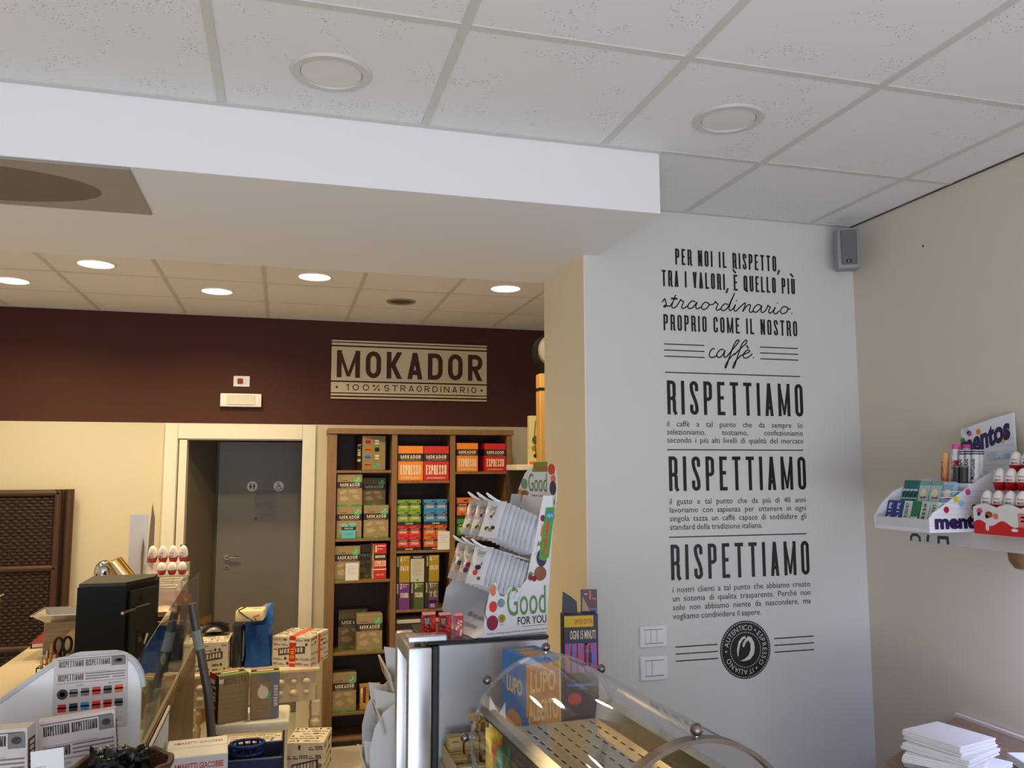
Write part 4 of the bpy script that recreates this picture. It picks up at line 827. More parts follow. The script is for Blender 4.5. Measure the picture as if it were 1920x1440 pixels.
# things behind: scale, wooden box, notebook, pen holder, cable, steel bell with brass frame, white card
WOODB = wood('rustic_box_wood', (128, 104, 72), (168, 142, 100), 0)
wb = MB(); wb.box(-0.10, 0, 0, 0.10, 0.16, 0.165, WOODB, 0.004); wb.flat(([(0.06*math.cos(PI*k/16), 0.10*math.sin(PI*k/16)) for k in range(17)], [tuple(range(17))]), (0.05, -0.0012, 0.02), (1, 0, 0), (0, 0, 1), M('pale_wood', (206, 178, 132), 0.5))
tag(wb.build('wooden_box', None, (-1.075, 4.86, ZK+0.001)), 'rustic wooden box on the counter under the steel tray', 'wooden box')
sc = thing('scale_tray', 'shallow shiny steel tray lying on the rustic wooden box', 'tray', (-1.05, 4.90, ZK+0.167))
m = MB()
def frustum(mb, a, b, z0, z1, m_, rx=1.0):
    V = [(-a[0], -a[1], z0), (a[0], -a[1], z0), (a[0], a[1], z0), (-a[0], a[1], z0), (-b[0], -b[1], z1), (b[0], -b[1], z1), (b[0], b[1], z1), (-b[0], b[1], z1)]
    mb.add(V, [(3, 2, 1, 0), (0, 1, 5, 4), (1, 2, 6, 5), (2, 3, 7, 6), (3, 0, 4, 7)], m_); return mb
frustum(m, (0.11, 0.075), (0.165, 0.125), 0.0, 0.045, CHROME); frustum(m, (0.105, 0.07), (0.158, 0.118), 0.004, 0.0455, CHROME); m.build('tray', sc)
m = MB(); m.tube([(-0.165, -0.125, 0.045), (0.165, -0.125, 0.045), (0.165, 0.125, 0.045), (-0.165, 0.125, 0.045)], 0.005, CHROME, 8, True); m.build('rim', sc)
nb = thing('red_notebook', 'dark red notebook lying on the ivory counter top', 'notebook', (-1.185, 5.20, ZK+0.001), 0.06)
MB().box(-0.095, -0.15, 0.003, 0.093, 0.15, 0.024, CARD).build('pages', nb); m = MB(); NR = M('dark_red_cover', (116, 26, 30), 0.45); m.box(-0.10, -0.155, 0, 0.098, 0.155, 0.0028, NR); m.box(-0.10, -0.155, 0.0242, 0.098, 0.155, 0.027, NR); m.box(-0.1025, -0.155, 0, -0.1002, 0.155, 0.027, NR); m.build('cover', nb)
ph = thing('pen_holder', 'small wire pen holder with pens beside the black machine', 'pen holder', (-0.99, 4.26, ZK+0.001))
m = MB(); m.box(-0.05, -0.04, 0, 0.05, 0.04, 0.004, BLACKP)
for z in (0.03, 0.065): m.tube([(-0.05, -0.04, z), (0.05, -0.04, z), (0.05, 0.04, z), (-0.05, 0.04, z)], 0.003, BLACKP, 6, True)
for x in (-0.05, 0.0, 0.05):
    for y in (-0.04, 0.04): m.cyl((x, y, 0.003), (x, y, 0.065), 0.003, 0.003, BLACKP, 6)
m.build('wire_frame', ph)
AMB = M('amber_plastic', (206, 140, 30), 0.25)
for k, (x, y, dx, h_, m_, lab) in enumerate(((-0.030, 0.0, -0.006, 0.10, CHROME, 'silver pen standing at the left of the wire holder'), (-0.018, 0.01, 0.0, 0.13, AMB, 'amber pen in the wire holder, next to the silver pen'), (-0.002, -0.01, 0.005, 0.16, AMB, 'tall amber marker in the middle of the wire holder'), (0.012, 0.015, 0.01, 0.12, M('pen_red', (170, 30, 30), 0.4), 'red pen in the wire holder'))):
    m = MB(); m.cyl((0, 0, 0), (dx, 0, h_*0.75), 0.006, 0.006, m_, 10); m.cyl((dx, 0, h_*0.75+0.0005), (dx*1.3, 0, h_), 0.0075, 0.005, CHROME if k == 1 else m_, 10)
    tag(m.build('pen', None, (-0.99+x, 4.245+y, ZK+0.006)), lab, 'pen', 'pens in the wire holder')
scs = thing('scissors', 'black handled scissors standing in the pen holder', 'scissors', (-0.952, 4.283, ZK+0.006), 0.25)
m = MB(); m.prism([(-0.006, 0.0), (0.006, 0.0), (0.009, 0.10), (-0.009, 0.10)], 'y', -0.002, 0.002, CHROME); m.build('blades', scs)
for s_ in (-1, 1):
    m = MB(); m.tube([(s_*0.018+0.017*math.cos(2*PI*i/16), 0, 0.145+0.034*math.sin(2*PI*i/16)) for i in range(16)], 0.0065, BLACKP, 8, True); m.cyl((s_*0.004, 0, 0.09), (s_*0.012, 0, 0.115), 0.006, 0.007, BLACKP, 8); m.build('handle', scs)
cb = MB(); cb.tube([(-1.10, 2.95, ZK+0.30-0.24), (-1.06, 3.10, ZK+0.05), (-1.02, 3.40, ZK+0.02), (-0.99, 3.70, ZK+0.06), (-0.95, 3.86, ZK+0.08), (-0.90, 3.95, ZK+0.07), (-0.86, 4.05, ZK+0.01)], 0.006, BLACKP, 8)
tag(cb.build('power_cable'), 'black cable arching over the ivory counter top', 'cable')
gp = MB(); gp.box(-0.09, -0.12, 0.0, 0.09, 0.12, 0.05, M('brown_grey_card', (120, 100, 82), 0.6), 0.003); gp.box(-0.085, -0.11, 0.0505, 0.08, 0.11, 0.056, CARD, 0.001)
tag(gp.build('paper_tray', None, (-1.20, 3.45, ZK+0.001), (0, 0, 0.12)), 'flat brown paper tray at the left edge of the counter', 'tray')
dk = thing('black_appliance', 'black appliance with ribbed front at the far left edge', 'appliance', (-1.565, 5.0, 0.0)); 
m = MB(); m.box(-0.12, 0, 0, 0.075, 0.25, 1.31, BLACKP, 0.006); m.build('body', dk); m = MB()
for k in range(7): m.box(-0.10, -0.008, 1.06+0.033*k, 0.07, -0.0005, 1.08+0.033*k, M('navy_rib', (34, 40, 58), 0.4))
m.build('front_ribs', dk); MB().box(-0.13, -0.02, 1.3105, 0.09, 0.25, 1.318, CHROME, 0.002).build('top_plate', dk)
bl = thing('steel_dispenser', 'chrome and brass framed dispenser standing behind the black machine', 'dispenser', (-0.905, 5.13, ZK+0.001))
m = MB(); m.cyl((-0.03, 0, 0), (-0.03, 0, 0.35), 0.012, 0.012, CHROME); m.box(-0.09, -0.06, 0, 0.09, 0.06, 0.012, CHROME, 0.003); m.build('stand', bl)
m = MB(); m.ball((-0.045, 0, 0.385), 0.052, CHROME, 20, None, 1.2); m.build('chrome_dome', bl)
m = MB(); BR = M('brass', (206, 164, 84), 0.25, 1.0)
m.tube([(-0.02, -0.055, 0.44), (0.03, -0.055, 0.455), (0.115, -0.055, 0.345), (0.06, -0.055, 0.31)], 0.008, BR, 8, True); m.tube([(-0.02, 0.02, 0.44), (0.03, 0.02, 0.455), (0.115, 0.02, 0.345), (0.06, 0.02, 0.31)], 0.008, BR, 8, True); m.build('brass_frame', bl)
m = MB(); m.prism([(-0.015, 0.437), (0.0, 0.442), (0.085, 0.335), (0.062, 0.318)], 'y', -0.05, 0.015, M('pale_paper', (226, 220, 200), 0.6)); m.build('paper_roll', bl)
wcd = thing('white_panel_card', 'tall white card with curled edges leaning on the wall behind the counter', 'card', (-0.80, 5.32, ZK+0.001))
m = MB(); m.box(-0.06, 0, 0, 0.04, 0.008, 0.69, M('cool_white_card', (214, 216, 226), 0.6)); m.build('sheet', wcd)
m = MB(); m.prism([(0.041, 0.40), (0.075, 0.36), (0.075, 0.66), (0.058, 0.755), (0.048, 0.60)], 'y', 0.006, 0.010, M('grey_brown_card', (126, 112, 100), 0.6)); m.prism([(0.012, 0.30), (0.022, 0.36), (0.025, 0.50), (0.016, 0.55), (0.008, 0.45)], 'y', -0.006, -0.002, M('grey_brown_card')); m.build('curled_edge', wcd)

# egg rack
EGGW = M('egg_wrapper_white', (236, 232, 230), 0.3, var=0.02); EGGR = M('egg_cup_red', (176, 26, 34), 0.3); EGGT = M('egg_print_red', (200, 50, 40), 0.4)
def egg_at(parent_none, label, loc, r, h, group, rot=(0, 0, 0), cup=REDC, text=True, face=0.0):
    t = thing('chocolate_egg', label, 'chocolate egg', loc, 0.0, group); t.rotation_euler = rot
    prof = [(0.0, 0.0)]+[(r*math.sin(PI*k/12)*(1.0 if k < 7 else 1.0), h*0.36-h*0.36*math.cos(PI*k/12) if k <= 6 else h*0.36-h*0.64*math.cos(PI*k/12)) for k in range(1, 12)]+[(0.0, h)]
    m = MB(); m.lathe(prof, EGGW, 20)
    if text:
        V, F = fit(built_in('Kinder', 0.01), -0.8, 0.0, 0.8, 0.4)
        def mp(p, z0, hh):
            z = z0+p[1]*hh; zz = min(max(z, 0.01*h), .99*h)
            a = math.acos(max(-1, min(1, (h*0.36-zz)/(h*0.36 if zz < h*0.36 else h*0.64)))); rr_ = r*math.sin(a)+0.0006; th = face-PI/2+p[0]*0.62
            return (rr_*math.cos(th), rr_*math.sin(th), z)
        m.add([mp(p, h*0.50, h*0.26) for p in V], F, EGGT)
        V, F = fit(built_in('MAXI', 0.01), -0.7, 0.0, 0.7, 0.5); m.add([mp(p, h*0.30, h*0.24) for p in V], F, DBROWN)
    m.build('egg', t, sharp=70)
    c = MB(); c.lathe([(0.001, -0.012), (r*0.75, -0.010), (r*1.02, h*0.22), (r*1.06, h*0.25), (r*1.03, h*0.235), (r*0.78, -0.006), (0.001, -0.0095)], cup, 20); c.build('cup', t, sharp=70)
    return t
er = thing('egg_rack', 'clear stepped rack of red and white eggs on the counter end', 'display rack', (-0.64, 5.18, ZK+0.001))
m = MB(); m.box(-0.11, 0.0, 0, 0.115, 0.14, 0.31, MILKY); m.build('stand', er); m = MB(); m.box(-0.115, -0.012, 0.325, 0.12, 0.14, 0.345, M('clear_shelf', (206, 200, 190), 0.25)); m.build('front_shelf', er); m = MB(); m.box(-0.115, 0.05, 0.3455, 0.12, 0.14, 0.405, MILKY); m.build('rear_step', er)
m = MB(); m.box(-0.09, -0.002, 0.18, 0.115, -0.0005, 0.255, M('egg_tray_red', (196, 24, 30), 0.45)); m.build('red_panel', er)
for k in range(4):
    egg_at(None, 'tall egg on the back step of the counter egg rack, %s from the left' % ORD[k], (-0.720+0.056*k, 5.27, ZK+0.425), 0.026, 0.088, 'eggs in the counter rack', (0.25, 0, 0), EGGR, face=-0.3)
for k in range(3):
    egg_at(None, 'egg in the front row of the counter egg rack, %s from the left' % ORD[k], (-0.660+0.056*k, 5.198, ZK+0.361), 0.025, 0.060, 'eggs in the counter rack', (0.1, 0, 0), EGGR, False)
# clear bins, packets and cartons in front of the rack
bn = thing('clear_bin', 'clear plastic bin with cream rim behind the black machine', 'bin', (-0.600, 4.88, ZK+0.13), group='clear bins on the counter'); RIM = M('bin_rim', (216, 206, 178), 0.35)
m = MB(); frustum(m, (0.048, 0.045), (0.058, 0.055), 0.0, 0.19, MILKY); m.build('bowl', bn); m = MB(); m.tube([(-0.058, -0.055, 0.19), (0.058, -0.055, 0.19), (0.058, 0.055, 0.19), (-0.058, 0.055, 0.19)], 0.004, RIM, 8, True); m.build('rim', bn)
dup(bn, (-0.590, 5.03, ZK+0.15), label='clear plastic bin with cream rim, the further and higher of two')
bs_ = MB(); bs_.box(-0.68, 4.82, ZK+0.001, -0.475, 5.13, ZK+0.129, M('plain_board', (190, 176, 150), 0.6), 0.003); bs_.box(-0.66, 4.965, ZK+0.1295, -0.52, 5.10, ZK+0.1495, M('plain_board'), 0.002); tag(bs_.build('bin_stand'), 'pale stand under the clear plastic bins', 'stand')
def gummy(loc, label, rot=(0, 0, 0)):
    return packet('gummy_packet', label, 'sweet packet', loc, rot, 0.075, 0.14, 0.03, M('gummy_orange', (224, 110, 60), 0.3, var=0.3, scale=60), items=[('e', -.3, .4, .25, .15, M('gummy_red', (206, 48, 32), 0.3)), ('e', .3, 0, .3, .18, ORANGE), ('e', -.1, -.5, .4, .2, M('gummy_red')), ('e', .2, .6, .2, .12, CREAMP), ('e', .4, -.7, .3, .14, M('lemon', (220, 200, 60), 0.4))], group='gummy packets')
gummy((-0.505, 4.93, ZK+0.1305), 'orange and red packet of gummies behind the clear counter glass', (0, 0, 0.25))
pk = packet('foil_bag', 'pink and cream packet lying flat behind the black machine', 'packet', (-0.580, 4.70, ZK+0.222), (PI/2-0.1, 0, 0.1), 0.13, 0.15, 0.05, M('pink_cream_foil', (226, 176, 158), 0.3, var=0.2, scale=8), items=[('e', 0, -.3, .7, .3, M('salmon', (214, 120, 110), 0.3))])
bc_ = MB(); bc_.cyl((0, -0.03, 0), (0, 0.06, 0), 0.024, 0.024, BLACKP, 20); bc_.cyl((0, 0.0605, 0), (0, 0.09, 0), 0.019, 0.019, DGREY, 20); tag(bc_.build('black_cylinder', None, (-0.478, 4.70, ZK+0.218)), 'short black cylinder lying beside the pink packet', 'cylinder')
NAVY = M('navy_carton', (24, 36, 84), 0.5, var=0.06); INNER = M('carton_inside', (176, 132, 72), 0.7)
ob = thing('open_carton', 'open navy blue carton with brown inside behind the machine', 'carton', (-0.550, 4.62, ZK+0.001), 0.05)
m = MB(); m.box(-0.09, -0.09, 0, 0.085, 0.19, 0.004, NAVY)
for x0, y0, x1, y1 in ((-0.09, -0.09, 0.085, -0.087), (-0.09, 0.187, 0.085, 0.19), (-0.09, -0.087, -0.087, 0.187), (0.082, -0.087, 0.085, 0.187)): m.box(x0, y0, 0.004, x1, y1, 0.19, NAVY)
m.box(-0.086, -0.0865, 0.0045, 0.081, 0.1865, 0.15, INNER); oc_ = m.build('carton', ob)
m = MB(); m.prism([(-0.09, 0.19), (-0.087, 0.19), (-0.14, 0.235), (-0.143, 0.233)], 'y', -0.09, 0.19, INNER); m.build('flap', oc_)
sw = MB(); sw.lathe([(0.0, -0.010), (0.022, -0.004), (0.026, 0.0), (0.022, 0.004), (0.0, 0.010)], CHROME, 16)
for k, (dx, dy) in enumerate(((0.0, 0.02), (0.030, -0.01), (0.02, 0.065))): tag(sw.build('wrapped_sweet', None, (-0.530+dx, 4.60+dy, ZK+0.164), (0.4*k, 0.2, 0)) if k == 0 else dup(bpy.data.objects['wrapped_sweet'], (-0.530+dx, 4.60+dy, ZK+0.164), (0.35, 0.2*k, 0)), 'silver wrapped sweet in the open navy carton, '+('nearest one', 'right one', 'rear one')[k], 'sweet', 'silver sweets in the navy carton')
# packets under the glass along the counter edge
for k, (y, col, lab) in enumerate(((3.18, M('dull_blue_foil', (60, 84, 120), 0.3, 0.3), 'dull blue packet behind the counter glass, nearest to the end panel'), (3.42, M('dark_slate_foil', (50, 56, 66), 0.3, 0.3), 'slate packet behind the counter glass, next after the dull blue one'), (3.66, M('grey_foil', (120, 122, 124), 0.3, 0.4), 'grey packet behind the counter glass, third from the end panel'), (3.90, M('deep_blue_foil', (30, 62, 110), 0.3, 0.3), 'deep blue packet behind the counter glass, nearest to the machine'))):
    packet('snack_packet', lab, 'snack packet', (-0.505, y, ZK+0.017), (0, 0.16, PI/2-0.2), 0.17, 0.20, 0.05, col, items=[('e', .1, .2, .5, .25, CREAMP if k % 2 else GREYP)], group='packets behind the counter glass')
# ================================================================== floor behind the counter: console, cartons, stool
tbm = thing('console_table', 'white carved console table with turned legs in front of the door', 'table', (-0.14, 5.72, 0))
CARV = M('distressed_white_wood', (200, 184, 156), 0.6, var=0.16, scale=22, bump=0.7, bscale=45)
MB().box(-0.40, 0, 0.676, 0.41, 0.42, 0.701, CARV, 0.006).build('table_top', tbm)
a = MB(); a.box(-0.375, 0.02, 0.49, 0.385, 0.045, 0.675, CARV, 0.003)
for k in range(9):
    for s_ in (0, 1): a.ball((-0.33+k*0.082, 0.019, 0.55+0.07*s_), 0.022+0.006*((k+s_) % 2), CARV, 10, None, 0.8)
a.build('carved_apron', tbm)
for y in (0.03, 0.39): 
    for x in (-0.378, 0.388):
        m = MB(); m.box(x-0.026, y-0.026, 0.40, x+0.026, y+0.026, 0.49, CARV, 0.003)
        m.lathe([(0.0, 0.0), (0.018, 0.0), (0.022, 0.05), (0.014, 0.09), (0.026, 0.20), (0.032, 0.26), (0.018, 0.30), (0.030, 0.335), (0.033, 0.36), (0.020, 0.385), (0.022, 0.3999)], CARV, 18, None, (x, y, 0)); m.build('leg', tbm)
MB().box(-0.352, 0.05, 0.10, 0.362, 0.37, 0.118, CARV, 0.003).build('lower_shelf', tbm)
CART = M('white_printed_carton', (212, 202, 184), 0.65, var=0.05, scale=12); CINK = M('carton_ink', (70, 60, 54), 0.6)
def carton_art(seed, big=True):
    r = random.Random(seed); it = []
    for i in range(6):
        y = .06+.16*i
        x = .03
        while x < .9:
            l = r.uniform(.08, .26)
            if big and .28 < y < .70 and .12 < x+l/2 < .88: x += l; continue
            k = r.random()
            if k < .45: it.append(('R', x, y, min(x+l, .97), y+.018, CINK)); it.append(('R', x, y+.04, min(x+l*.7, .97), y+.052, CINK))
            elif k < .75: it.append(('c', r.choice(['CAFFE', 'ESPRESSO', '100%', 'ITALIANO', 'AROMA']), x, y, min(x+l, .97), y+.075, CINK, .16))
            elif k < .9: it.append(('e', x+.04, y+.05, .035, .05, CINK))
            x += l+.03
    if big: it += [('g', [(.16, .36), (.86, .46), (.86, .70), (.16, .60)], CINK)]
    return it
def moka_carton(label, x, y, z, w_, d, h, rz, seed, tape=False, group='white printed coffee cartons'):
    mb = MB(); mb.box(-w_/2, 0, 0, w_/2, d, h, CART, 0.002)
    mb.prints((-w_/2, 0, 0), (1, 0, 0), (0, 0, 1), w_, h, carton_art(seed))
    V, F = caps('MOKADOR', 0.60*w_, 0.16*h, 0.034*h, 0.42)
    mb.flat(([(p[0]+.20*w_, p[1]+.415*h+.14*p[0]*h/w_, p[2]) for p in V], F), (-w_/2, -0.0016, 0), (1, 0, 0), (0, 0, 1), CART)
    mb.prints((w_/2, 0, 0), (0, 1, 0), (0, 0, 1), d, h, carton_art(seed+1, False)); mb.prints((-w_/2, d, 0), (0, -1, 0), (0, 0, 1), d, h, carton_art(seed+3, False)); mb.prints((-w_/2, 0, h), (1, 0, 0), (0, 1, 0), w_, d, carton_art(seed+2, False))
    if tape:
        TAPE = M('red_tape', (206, 44, 36), 0.35); TY = M('tape_yellow', (232, 170, 60), 0.35)
        mb.prints((-w_/2, 0, 0), (1, 0, 0), (0, 0, 1), w_, h, [('r', .45, 0, .61, 1, TAPE), ('R', .45, .80, .61, .88, CART), ('R', .45, .12, .61, .17, CART), ('v', 'DHL', .48, .28, .58, .66, TY, .24)], 0.002)
        mb.prints((-w_/2, 0, h), (1, 0, 0), (0, 1, 0), w_, d, [('r', .45, 0, .61, 1, M('orange_tape', (216, 92, 48), 0.4))], 0.002); mb.prints((w_/2, 0, 0), (0, 1, 0), (0, 0, 1), d, h, [('r', .42, 0, .52, 1, M('orange_tape'))], 0.002)
    return tag(mb.build('coffee_carton', None, (x, y, z), (0, 0, rz)), label, 'carton', group)
moka_carton('white printed coffee carton at the left end of the console table', -0.420, 5.76, 0.7015, 0.212, 0.30, 0.195, -0.05, 11)
moka_carton('white printed coffee carton with red tape at the right end of the console table', 0.085, 5.80, 0.7015, 0.27, 0.30, 0.195, -0.45, 21, True)
dkb = packet('black_bag', 'shiny dark plastic bag lying on the left console carton', 'bag', (-0.41, 5.95, 0.925), (-1.40, 0, 0.1), 0.19, 0.16, 0.07, FOILB)
# blue bag with the white pastry box
BLUEB = M('blue_plastic_bag', (22, 76, 150), 0.28, var=0.25, scale=9, bump=0.8, bscale=22); DARKB = M('dark_bag_side', (44, 48, 54), 0.3, var=0.2, scale=12, bump=0.8, bscale=25)
bg_ = thing('carrier_bag', 'crumpled blue plastic carrier bag standing on the console table', 'bag', (-0.175, 5.93, 0.7015))
def crumple(w_, d, h, m, seed, peak=0.0, x0=0.0):
    r = random.Random(seed); mb = MB(); n = 28; L = 9; V = []; F = []
    ph = [r.uniform(0, 6.28) for _ in range(8)]
    for j in range(L+1):
        z = h*j/L
        for i in range(n):
            a_ = 2*PI*i/n; ca, sa = math.cos(a_), math.sin(a_); k = 1/max(abs(ca), abs(sa))**0.75
            rr_ = k*(1+0.05*math.sin(5*a_+ph[0]+j*.7)+0.04*math.sin(9*a_+ph[1]-j*.9))*(1-0.10*math.sin(PI*j/L*0.9+.2))
            V.append((x0+w_/2*rr_*ca, d/2*rr_*sa, z+(peak*max(0, ca*.6+sa*.6)*(j/L)**3)))
    for j in range(L):
        for i in range(n): F.append((j*n+i, j*n+(i+1) % n, (j+1)*n+(i+1) % n, (j+1)*n+i))
    V.append((x0, 0, h*0.93)); V.append((x0, 0, 0))
    for i in range(n): F += [(L*n+i, L*n+(i+1) % n, (L+1)*n), ((i+1) % n, i, (L+1)*n+1)]
    mb.add(V, F, m); return mb
crumple(0.190, 0.17, 0.272, BLUEB, 5, 0.14, 0.045).build('bag', bg_, sharp=70); crumple(0.066, 0.15, 0.27, DARKB, 9, 0.0, -0.086).build('dark_side', bg_, sharp=70)
pb = thing('pastry_box', 'small cream pastry box with dark string on top of the blue bag', 'box', (-0.165, 5.87, 1.008), -0.12)
m = MB(); m.box(-0.105, -0.07, 0, 0.075, 0.09, 0.070, M('cream_card_box', (226, 208, 166), 0.6), 0.012); m.prints((-0.105, -0.0702, 0), (1, 0, 0), (0, 0, 1), 0.18, 0.07, [('g', [(.62, .30), (.66, .48), (.88, .66), (.84, .44)], DKOR), ('e', .72, .18, .03, .07, DBROWN), ('R', .12, .2, .4, .24, KRAFTL)]); m.prints((-0.105, -0.07, 0.0702), (1, 0, 0), (0, 1, 0), 0.18, 0.16, [('R', .55, .5, .85, .56, TAUPE)]); m.build('box', pb)
m = MB(); m.tube([(-0.085, -0.074, 0.072), (-0.03, -0.074, 0.028), (0.02, -0.074, -0.004)], 0.0035, BLACKP, 6); m.tube([(-0.085, -0.074, 0.073), (-0.06, 0.05, 0.074)], 0.0035, BLACKP, 6); m.build('string', pb)
# cartons on the floor
moka_carton('white coffee carton on the floor beside the bookcase', 0.175, 5.42, 0.001, 0.23, 0.30, 0.325, -0.22, 31, False)
moka_carton('white coffee carton on the floor behind the blue mop bucket', -0.125, 5.46, 0.001, 0.32, 0.24, 0.315, 0.0, 41, False)
# mop bucket
BUCK = M('blue_bucket_plastic', (26, 50, 118), 0.35, var=0.06)
bk_ = thing('mop_bucket', 'dark blue mop bucket with wringer under the white stool', 'bucket', (-0.15, 5.08, 0.001))
m = MB(); frustum(m, (0.14, 0.11), (0.185, 0.145), 0.0, 0.335, BUCK); frustum(m, (0.132, 0.10), (0.176, 0.136), 0.01, 0.3352, M('bucket_inside', (16, 28, 70), 0.5)); tb9 = m.build('tub', bk_)
m = MB(); m.tube([(-0.185, -0.145, 0.335), (0.185, -0.145, 0.335), (0.185, 0.145, 0.335), (-0.185, 0.145, 0.335)], 0.009, BUCK, 8, True); m.build('rim', tb9)
m = MB()
for z, rx in ((0.345, 0.085), (0.395, 0.095)): m.tube([(-0.02+rx*math.cos(2*PI*i/28), -0.03+0.075*math.sin(2*PI*i/28), z) for i in range(28)], 0.010, BUCK, 8, True)
for i in range(14): aa = 2*PI*i/14; m.cyl((-0.02+0.085*math.cos(aa), -0.03+0.075*math.sin(aa), 0.30), (-0.02+0.095*math.cos(aa), -0.03+0.075*math.sin(aa), 0.395), 0.007, 0.007, BUCK, 6)
m.build('wringer', bk_)
m = MB(); m.tube([(-0.19, -0.15, 0.27), (-0.12, -0.158, 0.225), (0.0, -0.16, 0.205), (0.12, -0.158, 0.225), (0.19, -0.15, 0.27)], 0.007, DGREY, 8); m.build('handle', bk_)
# stool, boxes on it, pole
stl = thing('padded_stool', 'low stool with white padded seat and steel tube legs', 'stool', (-0.13, 4.98, 0))
m = MB(); m.box(-0.195, -0.17, 0.585, 0.205, 0.17, 0.638, M('white_vinyl', (214, 210, 198), 0.45, var=0.03, bump=0.1, bscale=200), 0.018, Matrix.Rotation(-0.03, 4, 'Z')); m.build('seat', stl)
for x in (-0.17, 0.18):
    for y in (-0.14, 0.14): MB().cyl((x, y, 0.0), (x, y, 0.584), 0.013, 0.013, CHROME, 12).build('leg', stl)
m = MB(); m.tube([(-0.17, -0.14, 0.12), (0.18, -0.14, 0.12), (0.18, 0.14, 0.12), (-0.17, 0.14, 0.12)], 0.009, CHROME, 8, True); m.build('stretcher', stl)
bst = bpy.data.objects['mop_bucket']; bst.location = (-0.14, 5.36-0.06, 0.001)
def big_kraft(label, x, y, rz, kind):
    top = [('r', .0, 0, 1, .18, GREEN), ('r', 0, .3, 1, .62, DBROWN), ('R', .2, .4, .8, .52, CREAMP)]
    if kind == 'dark':
        return carton('coffee_box', label, 'coffee box', x, y, 0.639, 0.165, 0.15, 0.25, KRAFT, [('c', 'RISPETTO', .15, .80, .90, .95, KRAFTD, .14)]+[('r', .08, .60-.1*k, .92, .605-.1*k, KRAFTD) for k in range(5)]+[('R', 0, .84, .18, .99, CARD), ('R', .02, .93, .18, .99, REDB)],
            left=[('r', 0, 0, 1, 1, DBROWN), ('v', 'MOKADOR', .30, .28, .72, .74, CREAMP, .2), ('R', .1, .88, .7, .99, REDB), ('R', .1, .78, .6, .88, CARD)], top=top, rz=rz, group='kraft boxes on the stool')
    return carton('coffee_box', label, 'coffee box', x, y, 0.639, 0.150, 0.15, 0.245, KRAFT, [('r', .72, 0, 1, 1, LILAC), ('v', 'MOKADOR', .80, .27, .95, .72, CREAMP, .2), ('e', .42, .58, .19, .14, CREAMP), ('g', [(.28, .66), (.34, .76), (.44, .72)], CREAMP), ('R', .32, .50, .52, .65, DGREY), ('g', [(.42, .44), (.66, .44), (.68, .58), (.5, .56)], M('mint_print', (110, 180, 150), .5)), ('R', .34, .80, .68, .97, GREYP)]+[('r', .1, .38-.08*k, .62, .384-.08*k, KRAFTD) for k in range(4)], top=top, rz=rz, group='kraft boxes on the stool')
big_kraft('kraft coffee box with dark lettered edge, left one on the white stool', -0.226, 4.86, 0.40, 'dark')
big_kraft('kraft coffee box with lilac lettered strip, right one on the white stool', -0.062, 4.87, 0.05, 'lilac')
POLE = M('grey_pole_paint', (92, 92, 94), 0.4, 0.3)
pl_ = thing('metal_pole', 'bent grey metal pole with pale tape leaning beside the counter end', 'pole', (-0.302, 4.40, 0.0))
m = MB(); m.tube([(-0.112, 0, 1.345), (-0.07, 0, 1.14), (-0.02, 0, 0.90), (0.0, 0, 0.72), (0.006, 0, 0.35), (0.006, 0, 0.0)], 0.021, POLE, 10); m.build('tube', pl_)
m = MB(); m.tube([(-0.088, 0, 1.215), (-0.079, 0, 1.17), (-0.069, 0, 1.125)], 0.0235, M('pale_blue_tape', (150, 168, 172), 0.5), 10); m.build('tape', pl_)
pw = MB(); pw.cyl((-0.560, 5.58, 0.005), (-0.572, 5.60, 1.385), 0.013, 0.013, M('pale_handle', (206, 200, 160), 0.45), 10); pw.cyl((-0.5723, 5.6005, 1.3855), (-0.590, 5.605, 1.535), 0.017, 0.019, BLACKP, 10)
tag(pw.build('broom_handle'), 'pale broom handle with a black grip standing at the end of the counter', 'broom')
# carton printed in red and the slatted board
am = MB(); am.box(0, 0, 0, 0.232, 0.235, 0.878, CARD, 0.003)
am.prints((0, 0, 0), (1, 0, 0), (0, 0, 1), 0.232, 0.878, [('t', 'AMARETTI GIACOBBE', .14, .946, .93, .973, REDB, 0.02), ('t', 'SASSELLO - LIGURIA  TEL. 019-720000', .14, .922, .93, .936, REDB, 0.01)])
am.prints((0, 0, 0.878), (1, 0, 0), (0, 1, 0), 0.232, 0.235, [('t', 'AMARETTI GIACOBBE', .10, .70, .92, .82, M('faded_red', (214, 150, 140), .6), 0.01), ('r', 0, .5, 1, .51, GREYINK)])
tag(am.build('biscuit_carton', None, (-0.412, 3.56, 0.001), (0, 0, 0.07)), 'white carton with red lettering on the floor in front of the counter', 'carton')
sb = thing('slatted_board', 'small white slatted board leaning against the counter front', 'slatted board', (-0.440, 3.34, 0.0))
m = MB(); m.box(-0.003, 0, 0.0, 0.0, 0.53, 0.99, DBROWN); m.build('backing', sb); m = MB()
for k in range(15): m.box(0.0005, 0.005+0.0355*k, 0.02, 0.0025, 0.020+0.0355*k, 0.975, CARD)
m.box(-0.003, 0, 0.9905, 0.004, 0.53, 1.003, CARD); m.build('slats', sb)

